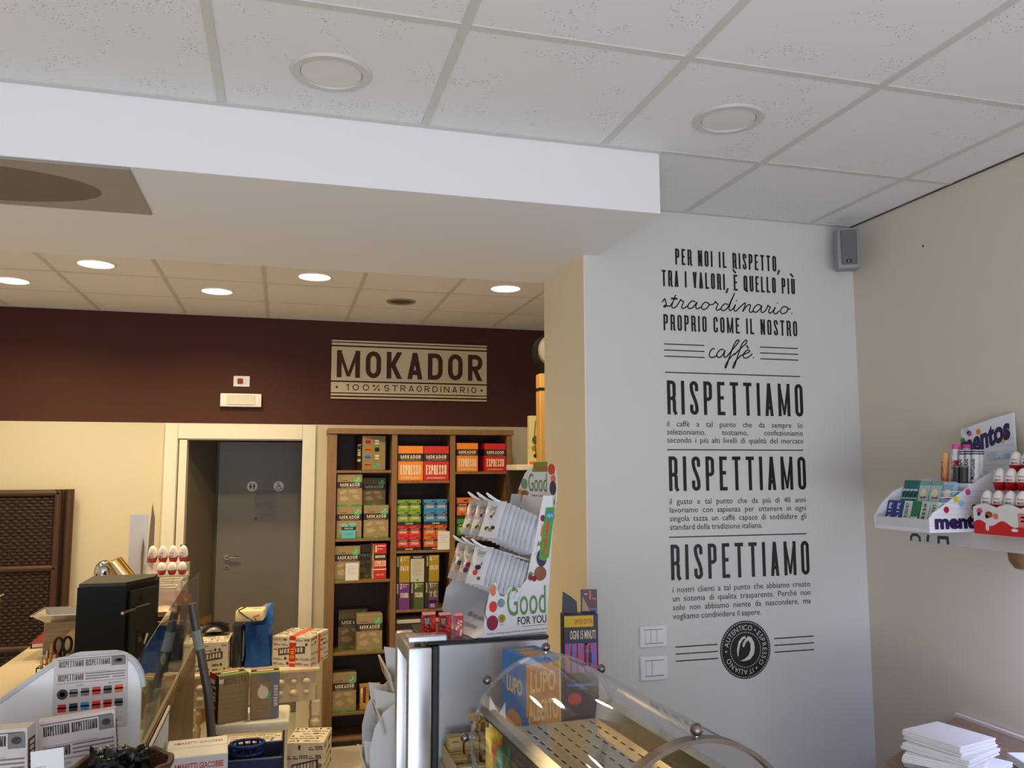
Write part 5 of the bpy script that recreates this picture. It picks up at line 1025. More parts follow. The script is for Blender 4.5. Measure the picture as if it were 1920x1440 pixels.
# ================================================================== right counter, steel cabinet and display rack
ZT = 1.10
RC = wood('grey_beech_top', (150, 128, 104), (178, 156, 128), 1)
rcn = thing('side_counter', 'counter with pale wood top carrying the clear cylinder case', 'counter', (0.80, 0.9, 0))
m = MB(); m.box(-0.31, 0, ZT-0.03, 0.335, 1.715, ZT, RC, 0.003); m.box(0.075, 1.7155, ZT-0.03, 0.335, 2.13, ZT, RC, 0.003); m.build('counter_top', rcn)
m = MB(); m.box(-0.28, 0.02, 0, 0.33, 1.70, ZT-0.031, COUNTER, 0.003); m.box(0.10, 1.7005, 0, 0.33, 2.12, ZT-0.031, COUNTER, 0.003); m.build('body', rcn)
fr = thing('steel_cabinet', 'stainless steel chilled cabinet with glass door behind the clear cylinder case', 'refrigerated cabinet', (0.39, 2.625, 0.0))
m = MB(); m.box(0.098, 0.003, 0.0, 0.462, 0.32, 1.444, STEEL, 0.004); m.build('body', fr)
m = MB(); m.box(0.060, 0.0, 1.4445, 0.464, 0.322, 1.4545, M('dark_top_edge', (44, 45, 48), 0.35, 0.4), 0.003); m.box(0.12, 0.02, 1.4547, 0.465, 0.31, 1.4555, M('steel_top', (150, 152, 156), 0.25, 0.9)); m.build('top_panel', fr)
m = MB(); m.box(0.080, -0.001, 0.02, 0.0975, 0.30, 1.440, DGREY, 0.004); m.build('gasket', fr)
m = MB(); m.box(0.002, -0.002, 0.0, 0.078, 0.045, 1.440, ALU, 0.008); m.box(0.002, 0.265, 0.0, 0.078, 0.312, 1.440, ALU, 0.008); m.box(0.002, 0.0455, 1.39, 0.078, 0.2645, 1.440, M('taupe_door_rail', (150, 142, 128), 0.4), 0.006); m.box(0.002, 0.0455, 0.0, 0.078, 0.2645, 0.08, ALU, 0.006)
d_ = m.build('door_frame', fr); gl = MB(); gl.box(0.030, 0.0456, 0.0805, 0.036, 0.2644, 1.3895, PANE); gl.build('door_glass', d_)
m = MB(); m.box(-0.001, -0.006, 1.4556, 0.125, 0.05, 1.476, ALU, 0.004); m.cyl((0.02, -0.007, 1.449), (0.04, -0.007, 1.449), 0.006, 0.006, BLACKP, 8); m.build('hinge_cover', fr)
lt = MB()
for z in (0.5, 0.8, 1.1): lt.box(0.045, 0.06, z, 0.0775, 0.25, z+0.006, ALU)
lt.build('inner_shelf', fr)
# white literature stand left of the cabinet
LS = M('white_acrylic_stand', (220, 220, 224), 0.35, var=0.02)
ls = thing('leaflet_stand', 'white curved stand of angled leaflet bins behind the steel cabinet', 'leaflet stand', (0.385, 3.02, 0.0))
pf = [(0.16, 0.0), (-0.02, 0.0), (-0.062, 0.80), (-0.066, 1.02), (-0.050, 1.09), (-0.02, 1.14), (0.03, 1.175), (0.16, 1.20)]
for y in (0.0, 0.29): MB().prism(pf, 'y', y, y+0.006, LS).build('side_panel', ls)
MB().box(0.161, 0.0, 0.0, 0.170, 0.296, 1.42, LS).build('back_panel', ls)
RAILC = M('price_rail', (200, 192, 178), 0.4)
for k, (x, z) in enumerate(((0.020, 1.245), (-0.010, 1.10), (-0.055, 0.915), (-0.05, 0.76))):
    m = MB(); m.box(x, 0.0065, z-0.03, x+0.14-x*0.5, 0.2895, z-0.024, LS); tr9 = m.build('tray', ls)
    m = MB(); m.prism([(x-0.012, z-0.028), (x-0.004, z-0.030), (x-0.020, z+0.030), (x-0.028, z+0.030)], 'y', -0.02, 0.31, RAILC); m.prints((x-0.0135, 0.28, z-0.02), (0, -1, 0), (-0.26, 0, 0.96), 0.2, 0.05, [('r', .1, .2, .4, .8, RED), ('r', .45, .2, .6, .8, GREYP)], 0.002); m.build('price_rail', tr9)
for k, (dx, y, z, h_, w2, ry, items, lab) in enumerate(((0.06, 3.06, 1.222, 0.13, 0.09, -0.35, [], 'white leaflet in the highest bin of the white stand'), (0.03, 3.06, 1.078, 0.12, 0.10, -0.3, [], 'white leaflet in the second bin of the white stand, nearest the steel cabinet'), (0.02, 3.19, 1.078, 0.12, 0.09, -0.4, [('e', .5, .6, .2, .2, M('pink_print', (214, 60, 90), .5))], 'white leaflet with a pink spot in the second bin'), (-0.005, 3.05, 0.894, 0.13, 0.10, -0.28, [('c', 'C', .3, .4, .6, .65, BLACKINK, .2)], 'white card with a black letter in the third bin'), (0.03, 3.18, 0.894, 0.15, 0.10, -0.2, [], 'plain grey white card behind in the third bin'))):
    m = MB(); m.box(0, 0, 0, 0.003, w2, h_, CARD if k < 4 else M('grey_card', (186, 188, 196), .6)); m.prints((0, w2, 0), (0, -1, 0), (0, 0, 1), w2, h_, items)
    tag(m.build('leaflet', None, (0.385+dx+0.01, y, z), (0, ry*0.6, 0.75)), lab, 'leaflet', 'leaflets in the white stand')

# display rack with hanging bags
TH = -1.379; OX, OY, OZ = 0.610, 2.753, 1.4560
ct, st_ = math.cos(TH), math.sin(TH)
def RW(x, y, z): return (OX+x*ct-y*st_, OY+x*st_+y*ct, OZ+z)
rk = thing('snack_display', 'white cardboard snack display with fruit pictures on top of the steel cabinet', 'display rack', (OX, OY, OZ), TH)
RKW = M('display_card', (222, 222, 226), 0.5, var=0.02); GRT = M('display_green', (92, 140, 72), 0.5); GRB = M('tag_green', (70, 156, 50), 0.45); CHERRY = M('cherry_print', (136, 20, 50), 0.4); PLUM = M('plum_print', (54, 34, 70), 0.4); NUT = M('walnut_print', (140, 84, 50), 0.5); ORB = M('peach_print', (214, 120, 70), 0.5); AQUA = M('aqua_print', (40, 140, 160), 0.5)
top_edge = [(0.262, 0.45), (0.225, 0.45), (0.190, 0.30), (0.160, 0.175), (0.135, 0.150), (0.095, 0.155), (0.075, 0.125), (0.060, 0.13), (0.045, 0.175), (0.030, 0.165), (0.018, 0.115), (0.006, 0.06)]
m = MB(); m.prism([(0.0, 0.0), (0.232, 0.0)]+top_edge, 'x', 0.118, 0.121, RKW)
o_ = (0.1212, 0.0, 0.0)
m.prints(o_, (0, 1, 0), (0, 0, 1), 0.24, 0.16, [('t', 'Good', .36, .38, .96, .96, GRT), ('t', 'FOR YOU', .52, .19, .97, .35, BLACKINK, 0.01), ('r', .58, .150, .96, .158, BLACKINK), ('t', 'Scopri i deliziosi snack di frutta secca, disidratata e semi', .06, .045, .97, .085, BLACKINK),
   ('e', .14, .28, .085, .15, CHERRY), ('e', .15, .60, .06, .11, REDB), ('e', .15, .93, .045, .12, ORB), ('l', [(.06, .35), (.02, .55), (.06, .75)], CHERRY, .015), ('e', .27, .66, .055, .085, AQUA), ('e', .27, .66, .045, .07, RKW), ('t', 'BIO', .245, .64, .295, .69, AQUA), ('e', .28, .35, .055, .085, MUST), ('t', 'V', .265, .31, .30, .40, BLACKINK), ('t', 'VEGAN', .25, .215, .31, .24, GRT)], 0.0005)
m.prints((0.1212, 0.155, 0.17), (0, 1, 0), (0, 0, 1), 0.09, 0.22, [('e', .62, .10, .26, .11, NUT), ('e', .20, .05, .10, .045, CHERRY), ('e', .36, .03, .10, .045, CHERRY), ('g', [(.08, .09), (.2, .14), (.36, .10), (.2, .07)], GRT), ('e', .68, .33, .22, .13, PLUM), ('e', .74, .53, .14, .075, REDB), ('g', [(.48, .50), (.54, .60), (.62, .54)], GRT), ('g', [(.62, .66), (.72, .86), (.82, .70), (.76, .64)], ORB), ('e', .74, .93, .10, .05, CHERRY)], 0.0005)
nsp_ = m.build('near_side_panel', rk)
m = MB(); m.prism([(-0.02, 0.0), (0.232, 0.0)]+top_edge[:3]+[(0.16, 0.20), (0.09, 0.16), (0.03, 0.20), (0.0, 0.16), (-0.03, 0.13), (-0.045, 0.06)], 'x', -0.121, -0.118, M('display_card_grey', (196, 198, 204), 0.5)); m.build('far_side_panel', rk)
m = MB(); m.prism([(0.232, 0.0), (0.236, 0.0), (0.272, 0.45), (0.268, 0.45)], 'x', -0.117, 0.1165, RKW); m.build('back_panel', rk)
m = MB(); hdp = [(-0.155, 0.40), (0.118, 0.40), (0.130, 0.44), (0.135, 0.50), (0.125, 0.54), (-0.06, 0.545), (-0.10, 0.525), (-0.15, 0.47)]
Xh = Matrix.Translation((0, -0.001, 0))
m.prism(hdp, 'y', 0.270, 0.273, RKW, Xh)
h2 = MB(); h2.prints((-0.155, 0.2695, 0.40), (1, 0, 0), (0, 0, 1), 0.285, 0.145, [('t', 'Good', .30, .42, .78, .86, GRT), ('t', 'FOR YOU', .40, .18, .74, .34, BLACKINK, .01), ('g', [(.40, .90), (.80, .90), (.80, 1.14), (.46, 1.14)], GRB), ('t', 'Fruit-tella', .44, .93, .78, 1.10, REDB, 0.02), ('e', .90, .96, .09, .13, REDB), ('e', .93, .52, .08, .17, PLUM), ('e', .86, .18, .12, .14, NUT), ('e', .94, .74, .06, .08, ORB), ('e', .18, .60, .09, .13, M('sage_print', (110, 150, 120), .5)), ('e', .08, .30, .08, .16, ORB), ('e', .20, .36, .10, .08, NUT)])
m.V += [tuple(Xh @ Vector(v)) for v in h2.V]; nb_ = len(m.V)-len(h2.V)
for f, i in zip(h2.F, h2.MI): m.F.append(tuple(k+nb_ for k in f)); m.MI.append(m.mi(h2.mats[i]))
m.build('header_card', rk)
m = MB(); m.prism([(0.205, 0.24), (0.2275, 0.232), (0.243, 0.245), (0.268, 0.41), (0.2340, 0.41)], 'x', 0.1216, 0.1232, GRB)
V, F = fit(built_in('Fruit-tella', 0.03), 0, 0, 0.115, 0.017); m.flat((V, F), (0.1236, 0.232, 0.250), (0, 0.13, 0.99), (0, -0.99, 0.13), M('tag_red', (214, 40, 60), 0.45))
m.flat(([(0.017*math.cos(2*PI*i/20), 0.017*math.sin(2*PI*i/20)) for i in range(20)], [tuple(range(20))]), (0.1236, 0.249, 0.382), (0, 1, 0), (0, 0, 1), AQUA); m.flat(fit(built_in('NEW'), -0.012, -0.005, 0.012, 0.006), (0.1240, 0.249, 0.382), (0, 1, 0), (0, 0, 1), RKW); m.build('side_tag', nsp_)
m = MB(); m.prism([(-0.03, 0.001), (0.16, 0.001), (0.16, 0.115)], 'x', -0.1175, 0.1175, RKW)
m.flat(fit(built_in('Nuova pausa!', 0, .3), -0.09, 0.065, 0.07, 0.095), (0, -0.03, 0.0025), (1, 0, 0), (0, 0.857, 0.515), GREYINK); m.flat(fit(built_in('Sana e gustosa', 0, .3), -0.10, 0.025, 0.06, 0.052), (0, -0.03, 0.0025), (1, 0, 0), (0, 0.857, 0.515), GREYINK); m.build('base_slope', rk)
HX = (-0.085, -0.008, 0.070)
for zt, yt in ((0.437, 0.050), (0.288, -0.005)):
    for x in HX:
        m = MB(); yb = 0.232+0.08*zt
        m.tube([(x-0.006, yb, zt-0.075), (x-0.006, yt+0.02, zt), (x-0.009, yt, zt+0.012), (x, yt-0.012, zt+0.022), (x+0.009, yt, zt+0.012), (x+0.006, yt+0.02, zt), (x+0.006, yb, zt-0.075)], 0.0035, WHITE, 7); m.build('hook', rk)
BAGW = M('white_snack_foil', (220, 222, 228), 0.28, 0.25, var=0.04, bump=0.35, bscale=50); BAGS = M('silver_snack_foil', (196, 196, 200), 0.22, 0.6, var=0.1, bump=0.4, bscale=40)
def bag_items(k, tier):
    fr_ = [CHERRY, PLUM, REDB, ORB][k % 4]
    if tier == 'upper': return [('e', .0, .10, .20, .10, fr_), ('e', .10, .26, .12, .07, REDB), ('e', -.25, -.55, .22, .12, OLIVE), ('e', .15, -.62, .25, .10, MUST), ('e', .45, -.5, .18, .10, DBROWN), ('t', 'Good', -.55, .45, .25, .75, GREYINK), ('t', 'FOR YOU', -.4, .30, .3, .42, GREYINK)]
    return [('e', .1, -.15, .28, .14, [PLUM, CHERRY, DGREY][k % 3]), ('e', -.1, -.42, .30, .14, [REDB, PLUM, ORB][k % 3]), ('e', .25, .08, .16, .08, CHERRY), ('t', 'Good', -.5, .52, .4, .80, GREYINK), ('t', 'FOR YOU', -.3, .38, .35, .48, GREYINK), ('e', .4, -.70, .2, .08, OLIVE)]
TW = TH+0.42
NM = {-0.085: 'far', -0.008: 'middle', 0.070: 'near'}
bag_src = {}
for tier, zt, yt, h_ in (('upper', 0.437, 0.078, 0.128), ('lower', 0.288, 0.030, 0.128)):
    for x in HX:
        n = {('upper', 0.070): 10, ('lower', 0.070): 10, }.get((tier, x), 4)
        for k in range(n):
            al = -0.42; yl = yt+k*0.0160
            sx, sy = random.uniform(-.003, .003), random.uniform(-.012, .012)
            top = RW(x+sx, yl, zt-0.004-0.0070*k); ry = sy
            Rm = Matrix.Rotation(TW, 4, 'Z') @ Matrix.Rotation(ry, 4, 'Y') @ Matrix.Rotation(al, 4, 'X')
            o0 = Vector(top)-Rm @ Vector((0, 0, h_))
            lab_s = 'white snack bag on the %s hook of the %s tier, %s from the front' % (NM[x], tier, ORD[k])
            key = (tier, x, k == 0)
            if key not in bag_src: bag_src[key] = packet('snack_bag', lab_s, 'snack bag', tuple(o0), (al, ry, TW), 0.082, h_, 0.014, BAGW if x == 0.070 else BAGS, items=bag_items({-0.085: 2, -0.008: 1, 0.070: 0}[x], tier), group='snack bags on the cardboard display')
            else: dup(bag_src[key], tuple(o0), (al, ry, TW), lab_s)
# sweets boxes on the cabinet
def mints(x, y, w_, label, m_, lbl):
    t = thing('sweets_box', label, 'sweets box', (x, y, 1.4565), 0.12, 'small sweets boxes on the steel cabinet')
    MB().box(-w_/2, 0, 0, w_/2, 0.018, 0.066, m_, 0.003).build('box', t); MB().box(-w_/2+.001, 0.001, 0.0665, w_/2-.001, 0.017, 0.076, M('clear_red_cap', (230, 150, 140), 0.2), 0.002).build('cap', t)
    s_ = MB(); s_.prints((-w_/2, -0.0002, 0), (1, 0, 0), (0, 0, 1), w_, 0.066, lbl); s_.build('front_label', t)
    r = random.Random(int(x*1000)); q_ = MB()
    for k in range(10): q_.ball((r.uniform(-w_*.38, w_*.38), -0.0006, 0.008+0.0045*k), 0.0036, M('mint_orange', (226, 70, 44), 0.35) if 'clear pink' not in label else CREAMP, 8)
    q_.build('mints', t)
lbl1 = [('r', .08, .42, .55, .95, BLACKINK), ('e', .31, .70, .18, .13, GREYP), ('t', 'tic tac', .12, .80, .50, .90, CREAMP)]
mints(0.473, 2.71, 0.046, 'red box of mints with dark label, leftmost on the steel cabinet', REDC, lbl1); mints(0.522, 2.69, 0.042, 'red box of mints with dark label, middle one of three', REDC, lbl1)
mints(0.562, 2.665, 0.030, 'clear pink box of small sweets, rightmost of three', PINKC, [('r', .2, .6, .9, .95, M('magenta_print', (190, 40, 80), .4)), ('t', 'tic', .3, .7, .8, .85, CREAMP)])
# box in front of the cabinet
LUPO = M('wafer_orange', (206, 142, 74), 0.5, var=0.05); LB = M('wafer_blue', (44, 120, 190), 0.45)
carton('snack_carton', 'blue and orange snack carton between steel cabinet and clear cylinder case', 'carton', 0.762, 2.405, 1.1005, 0.115, 0.15, 0.338, LUPO,
   [('t', 'LUPO', .12, .70, .88, .88, M('wafer_yellow', (238, 196, 120), .5), 0.03), ('t', 'ALBERTO', .06, .46, .94, .64, M('wafer_yellow'), 0.03), ('r', 0, .95, 1, 1, LB), ('g', [(0, .2), (.12, .36), (.06, .5), (0, .5)], LB), ('e', .3, .2, .12, .05, LB)],
   left=[('r', 0, 0, 1, 1, LB), ('t', 'LUPO', .2, .66, .85, .80, M('wafer_yellow'), 0.03), ('e', .5, .4, .35, .12, LUPO)], top=[('r', 0, 0, 1, 1, LB), ('g', [(.15, .2), (.85, .2), (.8, .55), (.2, .6)], LUPO), ('e', .5, .75, .3, .1, LUPO)], rz=0.22)
# tray with small boxes
tr_ = MB(); TRC = M('tray_board', (176, 152, 112), 0.6); TX0, TX1, TY0, TY1 = 0.497, 0.655, 2.33, 2.60
tr_.box(TX0, TY0, 1.1005, TX1, TY1, 1.104, TRC); tr_.box(TX0, TY0, 1.1041, TX0+.003, TY1, 1.152, TRC); tr_.box(TX1-.003, TY0, 1.1041, TX1, TY1, 1.135, TRC); tr_.box(TX0+.003, TY1-.003, 1.1041, TX1-.003, TY1, 1.152, TRC); tr_.box(TX0+.003, TY0, 1.1041, TX1-.003, TY0+.003, 1.135, M('tray_front_print', (168, 84, 34), .5)); tr_.box(TX0+.003, 2.455, 1.1041, TX1-.003, 2.458, 1.135, TRC)
tag(tr_.build('sample_tray'), 'open card tray of small tan boxes at the cabinet foot', 'tray')
TB = M('tan_small_box', (178, 150, 88), 0.55, var=0.12, scale=30); TB2 = M('olive_small_box', (150, 146, 92), 0.55, var=0.1, scale=30)
for k, (x, y, z, mm, lab) in enumerate(((0.526, 2.55, 1.1045, TB, 'small tan box, rear left in the sample tray, lower layer'), (0.575, 2.55, 1.1045, TB, 'small tan box, rear middle in the sample tray, lower layer'), (0.624, 2.55, 1.1045, DBROWN, 'small dark box under the rear right tan box in the sample tray'), (0.526, 2.555, 1.1460, TB, 'small tan box, rear left on the top layer'), (0.575, 2.555, 1.1460, TB, 'small tan box, rear middle on the top layer'), (0.624, 2.548, 1.1460, TB, 'small tan box, rear right on the top layer'),
      (0.526, 2.49, 1.1045, TB, 'small tan box in the second rank of the sample tray, at the left wall'), (0.528, 2.40, 1.1045, TB2, 'small olive box at the front left of the sample tray'), (0.578, 2.40, 1.1045, TB2, 'small olive box at the front middle of the sample tray'), (0.626, 2.41, 1.1045, TB, 'small tan box standing at the front right of the sample tray'))):
    carton('small_box', lab, 'small box', x, y-0.022, z, 0.044, 0.044, 0.041, mm, [('R', .1, .3, .9, .6, KRAFTL), ('R', .2, .7, .7, .76, DBROWN)], top=[('R', .15, .2, .85, .5, CREAMP)] if k > 6 else [('R', .2, .3, .7, .5, KRAFTL)], group='small boxes in the sample tray')
yc = MB(); YEL = M('yellow_plastic', (206, 152, 36), 0.4)
for x in (0.0, 0.022, 0.044): yc.box(x, 0, 0, x+0.007, 0.010, 0.045, YEL)
yc.box(-0.008, 0, 0.0455, 0.058, 0.010, 0.053, YEL); yc.box(0.0, 0, 0.024, 0.051, 0.0099, 0.029, YEL); tag(yc.build('yellow_clip', None, (0.585, 2.582, 1.1875)), 'small yellow plastic ladder shaped piece on the small tan boxes', 'plastic piece')
sl_ = MB(); sl_.prism([(-0.03, 0), (0.03, 0), (0.024, 0.235), (0.006, 0.205), (-0.02, 0.255)], 'y', 0, 0.0015, CARD); sl_.prints((-0.03, -0.0001, 0), (1, 0, 0), (0, 0, 1), 0.06, 0.235, [('R', .2, .75, .7, .77, GREYINK), ('e', .5, .6, .14, .04, GREYINK), ('R', .3, .3, .6, .31, GREYINK)]); tag(sl_.build('paper_slip', None, (0.600, 2.318, 1.1015), (-0.06, 0, -0.1)), 'white paper slip with torn top between small boxes and clear case', 'paper slip')
# promo card beside the cabinet
pc = thing('promo_card', 'dark blue promotional card with neon lettering beside the steel cabinet', 'promotional card', (1.032, 2.80, 1.1005), -0.10)
NVY = M('promo_navy', (40, 34, 62), 0.4, var=0.08); NEP = M('neon_pink', (226, 60, 110), 0.4); NEB = M('neon_blue', (70, 120, 214), 0.4)
m = MB(); m.box(-0.066, 0, 0, 0.060, 0.05, 0.385, NVY, 0.002); o_ = (-0.066, -0.0002, 0)
m.prints(o_, (1, 0, 0), (0, 0, 1), 0.126, 0.385, [('r', .02, .885, .86, .985, M('promo_yellow', (222, 186, 40), .5)), ('t', 'LIMITED EDITION', .30, .912, .84, .955, M('promo_red', (190, 50, 40), .5)), ('t', 'OGNI 15 MINUTI', .18, .775, .92, .855, CREAMP, 0.02), ('c', 'VINCI', .04, .48, .94, .74, NEB, .20), ('R', 0, .0, 1, .06, M('promo_red')), ('e', .3, .25, .2, .05, REDB), ('R', .1, .36, .9, .38, NEB)])
m.flat(([(p[0]-.066+.005, p[1], p[2]) for p in caps('VINCI', .113, .100, .006, .42)[0]], caps('VINCI', .113, .100, .006, .42)[1]), (0, -0.0016, .185), (1, 0, 0), (0, 0, 1), NEP); m.build('front_panel', pc)
m = MB(); m.prism([(-0.066, 0.386), (-0.01, 0.386), (-0.012, 0.425), (-0.035, 0.445), (-0.062, 0.462)], 'y', 0.02, 0.024, NVY); m.build('back_flap', pc)
m = MB(); m.box(0.006, 0.030, 0.3855, 0.066, 0.034, 0.465, M('promo_mauve', (96, 66, 92), .45), 0.001); m.prints((0.006, 0.0298, 0.3855), (1, 0, 0), (0, 0, 1), 0.06, 0.08, [('g', [(.05, .05), (.55, .05), (.1, .7)], KRAFTL), ('R', .5, .55, .62, .95, ORB), ('R', .7, .55, .95, .62, ORB), ('R', .5, .1, .95, .16, NEB), ('R', .2, .78, .4, .82, CREAMP)]); m.build('coupon_card', pc)

# clear cylinder case
AX = Matrix.Rotation(0.0, 4, 'Z')
cc = thing('cylinder_case', 'clear acrylic cylinder display case with steel tray and ball knobs', 'display case', (0.672, 2.10, ZT+0.001), 0.064)
RCY, CZ_, LN = 0.202, 0.213, 0.72
def arc_shell(r0, r1, y0, y1, a0, a1, n, m_):
    mb = MB(); V = []; F = []
    for i in range(n+1):
        a_ = math.radians(a0+(a1-a0)*i/n)
        for r in (r0, r1):
            for y in (y0, y1): V.append((r*math.cos(a_), y, CZ_+r*math.sin(a_)))
    for i in range(n):
        b = 4*i; F += [(b, b+1, b+5, b+4), (b+2, b+6, b+7, b+3), (b, b+4, b+6, b+2), (b+1, b+3, b+7, b+5)]
    F += [(0, 2, 3, 1), (4*n, 4*n+1, 4*n+3, 4*n+2)]
    return mb.add(V, F, m_)
sh = MB(); n = 56; V = []; F = []
for i in range(n+1):
    a_ = math.radians(-8+196*i/n)
    for y in (-0.012, -LN+0.012): V.append((RCY*math.cos(a_), y, CZ_+RCY*math.sin(a_)))
for i in range(n): F.append((2*i, 2*i+1, 2*i+3, 2*i+2))
sh.add(V, F, CLEAR); sh.build('acrylic_cover', cc)
EDGE = glass('acrylic_edge', tint=(0.82, 0.84, 0.86), body=0.18, bodycol=(190, 190, 196))
arc_shell(RCY-0.006, RCY+0.002, -0.010, 0.0, -30, 210, 64, EDGE).build('rear_ring', cc)
ep_ = MB(); V = [(RCY*0.985*math.cos(math.radians(-30+240*i/48)), -0.005, CZ_+RCY*0.985*math.sin(math.radians(-30+240*i/48))) for i in range(49)]; ep_.add(V, [tuple(range(49))], CLEAR); ep_.build('rear_pane', cc)
arc_shell(RCY-0.004, RCY+0.004, -LN-0.024, -LN, -30, 210, 56, DSTEEL).build('front_arch', cc)
ring_of = {False: [c for c in bpy.data.objects if c.name == 'rear_ring'][0], True: [c for c in bpy.data.objects if c.name == 'front_arch'][0]}
for y, angs in ((-0.005, (44, 90, 137, 176)), (-LN-0.012, (0, 90, 180))):
    for a_ in angs:
        ca, sa = math.cos(math.radians(a_)), math.sin(math.radians(a_)); m = MB(); m.ball(((RCY+0.017)*ca, y, CZ_+(RCY+0.017)*sa), 0.0115, DSTEEL if y < -0.1 else M('ball_steel', (120, 114, 116), 0.2, 1.0), 16); m.cyl(((RCY+0.0025)*ca, y, CZ_+(RCY+0.0025)*sa), ((RCY+0.010)*ca, y, CZ_+(RCY+0.010)*sa), 0.005, 0.005, CHROME, 10); m.build('ball_knob', ring_of[y < -0.1])
TRAY = M('polished_tray_steel', (176, 168, 150), 0.16, 1.0, var=0.05, scale=8, bump=0.05, bscale=9)
m = MB(); zp = CZ_+0.032; m.box(-0.135, -LN+0.03, zp-0.003, 0.135, -0.02, zp, TRAY)
SLOT = M('slot_shadow', (34, 32, 30), 0.5)
for i in range(7):
    for j in range(15):
        x = -0.108+0.036*i; y = -0.05-0.044*j-(0.022 if i % 2 else 0)
        if y < -LN+0.06: continue
        m.box(x-0.0020, y-0.011, zp+0.0001, x+0.0020, y+0.011, zp+0.0006, SLOT); m.box(x+0.0021, y-0.011, zp+0.0001, x+0.0042, y+0.011, zp+0.0014, CHROME)
m.build('perforated_tray', cc)
for s_ in (-1, 1):
    m = MB(); m.prism([(s_*0.1355, zp), (s_*0.142, CZ_+0.078), (s_*0.180, CZ_+0.074), (s_*0.181, CZ_+0.070), (s_*0.146, CZ_+0.073), (s_*0.139, zp-0.003)], 'y', -LN+0.02, -0.012, TRAY); m.build('side_rail', cc)
m = MB()
for y in (-0.02, -LN+0.005): m.box(-0.15, y-0.006, 0.0, 0.15, y+0.006, zp-0.004, DSTEEL, 0.002)
m.build('foot', cc)
YF = M('yellow_snack_foil', (206, 168, 40), 0.3, 0.2, var=0.2, scale=20); GF = M('green_snack_foil', (44, 92, 48), 0.3, 0.2, var=0.2, scale=20)
packet('snack_packet', 'yellow snack packet standing in the left gutter of the clear case', 'snack packet', (0.5165, 2.03, ZT+0.130), (0, 0, 0.1), 0.045, 0.135, 0.02, YF, items=[('e', 0, .2, .5, .3, DKOR)], group='snack packets in the clear case')
packet('snack_packet', 'dark green snack packet in the left gutter of the clear case, before the yellow one', 'snack packet', (0.5235, 1.96, ZT+0.128), (0, 0, 0.2), 0.042, 0.11, 0.02, GF, items=[('e', 0, .2, .5, .3, OLIVE)], group='snack packets in the clear case')
# ================================================================== right wall: shelf with sweets, table with napkins
SHW = M('white_shelf_laminate', (206, 202, 198), 0.5, var=0.02)
ws = thing('wall_shelf', 'white wall shelf carrying the sweets displays on the right wall', 'shelf', (2.285, 2.0, 1.737))
m = MB(); m.box(-0.135, -0.75, 0, 0.134, 0.47, 0.0525, SHW, 0.002)
LT = M('charcoal_letter', (58, 56, 58), 0.6)
def lw(y, pts, t=0.012): m.flat(thick([(p[0], p[1]) for p in pts], t), (-0.1354, y, 0.004), (0, -1, 0), (0, 0, 1), LT)
lw(0.462, [(0.0, 0.0), (0.001, 0.012), (0.008, 0.021), (0.030, 0.022), (0.041, 0.014), (0.043, 0.0)], 0.010); lw(0.385, [(0.0, 0.002), (0.006, 0.026)], 0.012); lw(0.335, [(0.0, 0.0), (0.002, 0.021), (0.040, 0.022), (0.042, 0.0)], 0.011); m.build('board', ws)
sf = thing('added_shelf_light', 'added cool light tube under the near part of the wall shelf', 'light', (2.30, 1.60, 1.7365))  # made-up fixture out of view, carries the bluish light for the wall
m = MB(); m.box(-0.02, -0.25, -0.018, 0.02, 0.25, -0.0005, WHITE, 0.003); m.build('housing', sf); m = MB(); m.cyl((0, -0.24, -0.026), (0, 0.24, -0.026), 0.007, 0.007, M('added_cool_tube', (214, 218, 255), 0.4, emit=6.0), 12); m.build('tube', sf)
area('added_wall_glow', (2.30, 1.66, 1.705), (0, -0.80, 0), 0.03, 0.40, 20, (0.50, 0.57, 1.0))  # added lamp: throws the bluish patch on the wall below the shelf
cbk = thing('shelf_bracket', 'rounded brown and green knob under the right end of the wall shelf', 'bracket', (2.26, 2.10, 1.736))
X = Matrix.Rotation(PI, 4, 'X'); m = MB(); m.lathe([(0.0, 0.062), (0.03, 0.056), (0.045, 0.035), (0.048, 0.01), (0.045, 0.0005), (0.0, 0.0005)], M('mottled_brown', (130, 100, 60), 0.5, var=0.4, scale=30), 20, X); m.build('knob', cbk)

# mentos style counter display
MW = M('display_white', (226, 228, 236), 0.5, var=0.02); MINK = M('display_ink', (38, 24, 76), 0.45); PALEB = M('pale_blue_print', (150, 196, 224), .5); PINKP = M('hot_pink_print', (212, 70, 140), .5); MGRN = M('mint_green_print', (62, 140, 86), .5); GOLDY = M('yellow_print', (216, 196, 50), .5); MRED = M('deep_red_print', (176, 26, 52), .5)
ZS = 1.7900
mt = thing('mint_display', 'white stepped card display of mints and gum at the far end of the wall shelf', 'sweets display', (1.985, 2.19, ZS))
prof_n = [(0.0, 0.0), (0.0, 0.045), (0.015, 0.062), (0.205, 0.168), (0.30, 0.21), (0.395, 0.23), (0.395, 0.0)]
m = MB(); m.prism(prof_n, 'y', 0.0, 0.004, MW)
for k in range(7): m.prints((0.01, -0.0001, 0), (1, 0, 0), (0, 0, 1), 0.36, 0.2, [('r', 0.02*k, .10+.09*k, .9, .112+.09*k, M('display_stripe', (206, 214, 230), .5))])
m.flat(fit(built_in('mentos', 0.055), 0.008, 0.010, 0.230, 0.054), (0.012, -0.0014, 0.0), (1, 0, 0), (0, 0, 1), MINK)
def dot(mb, o, ux, uy, cx_, cy_, r, mm): mb.flat(([(cx_+r*math.cos(2*PI*i/18), cy_+r*math.sin(2*PI*i/18)) for i in range(18)], [tuple(range(18))]), o, ux, uy, mm, 0.0002)
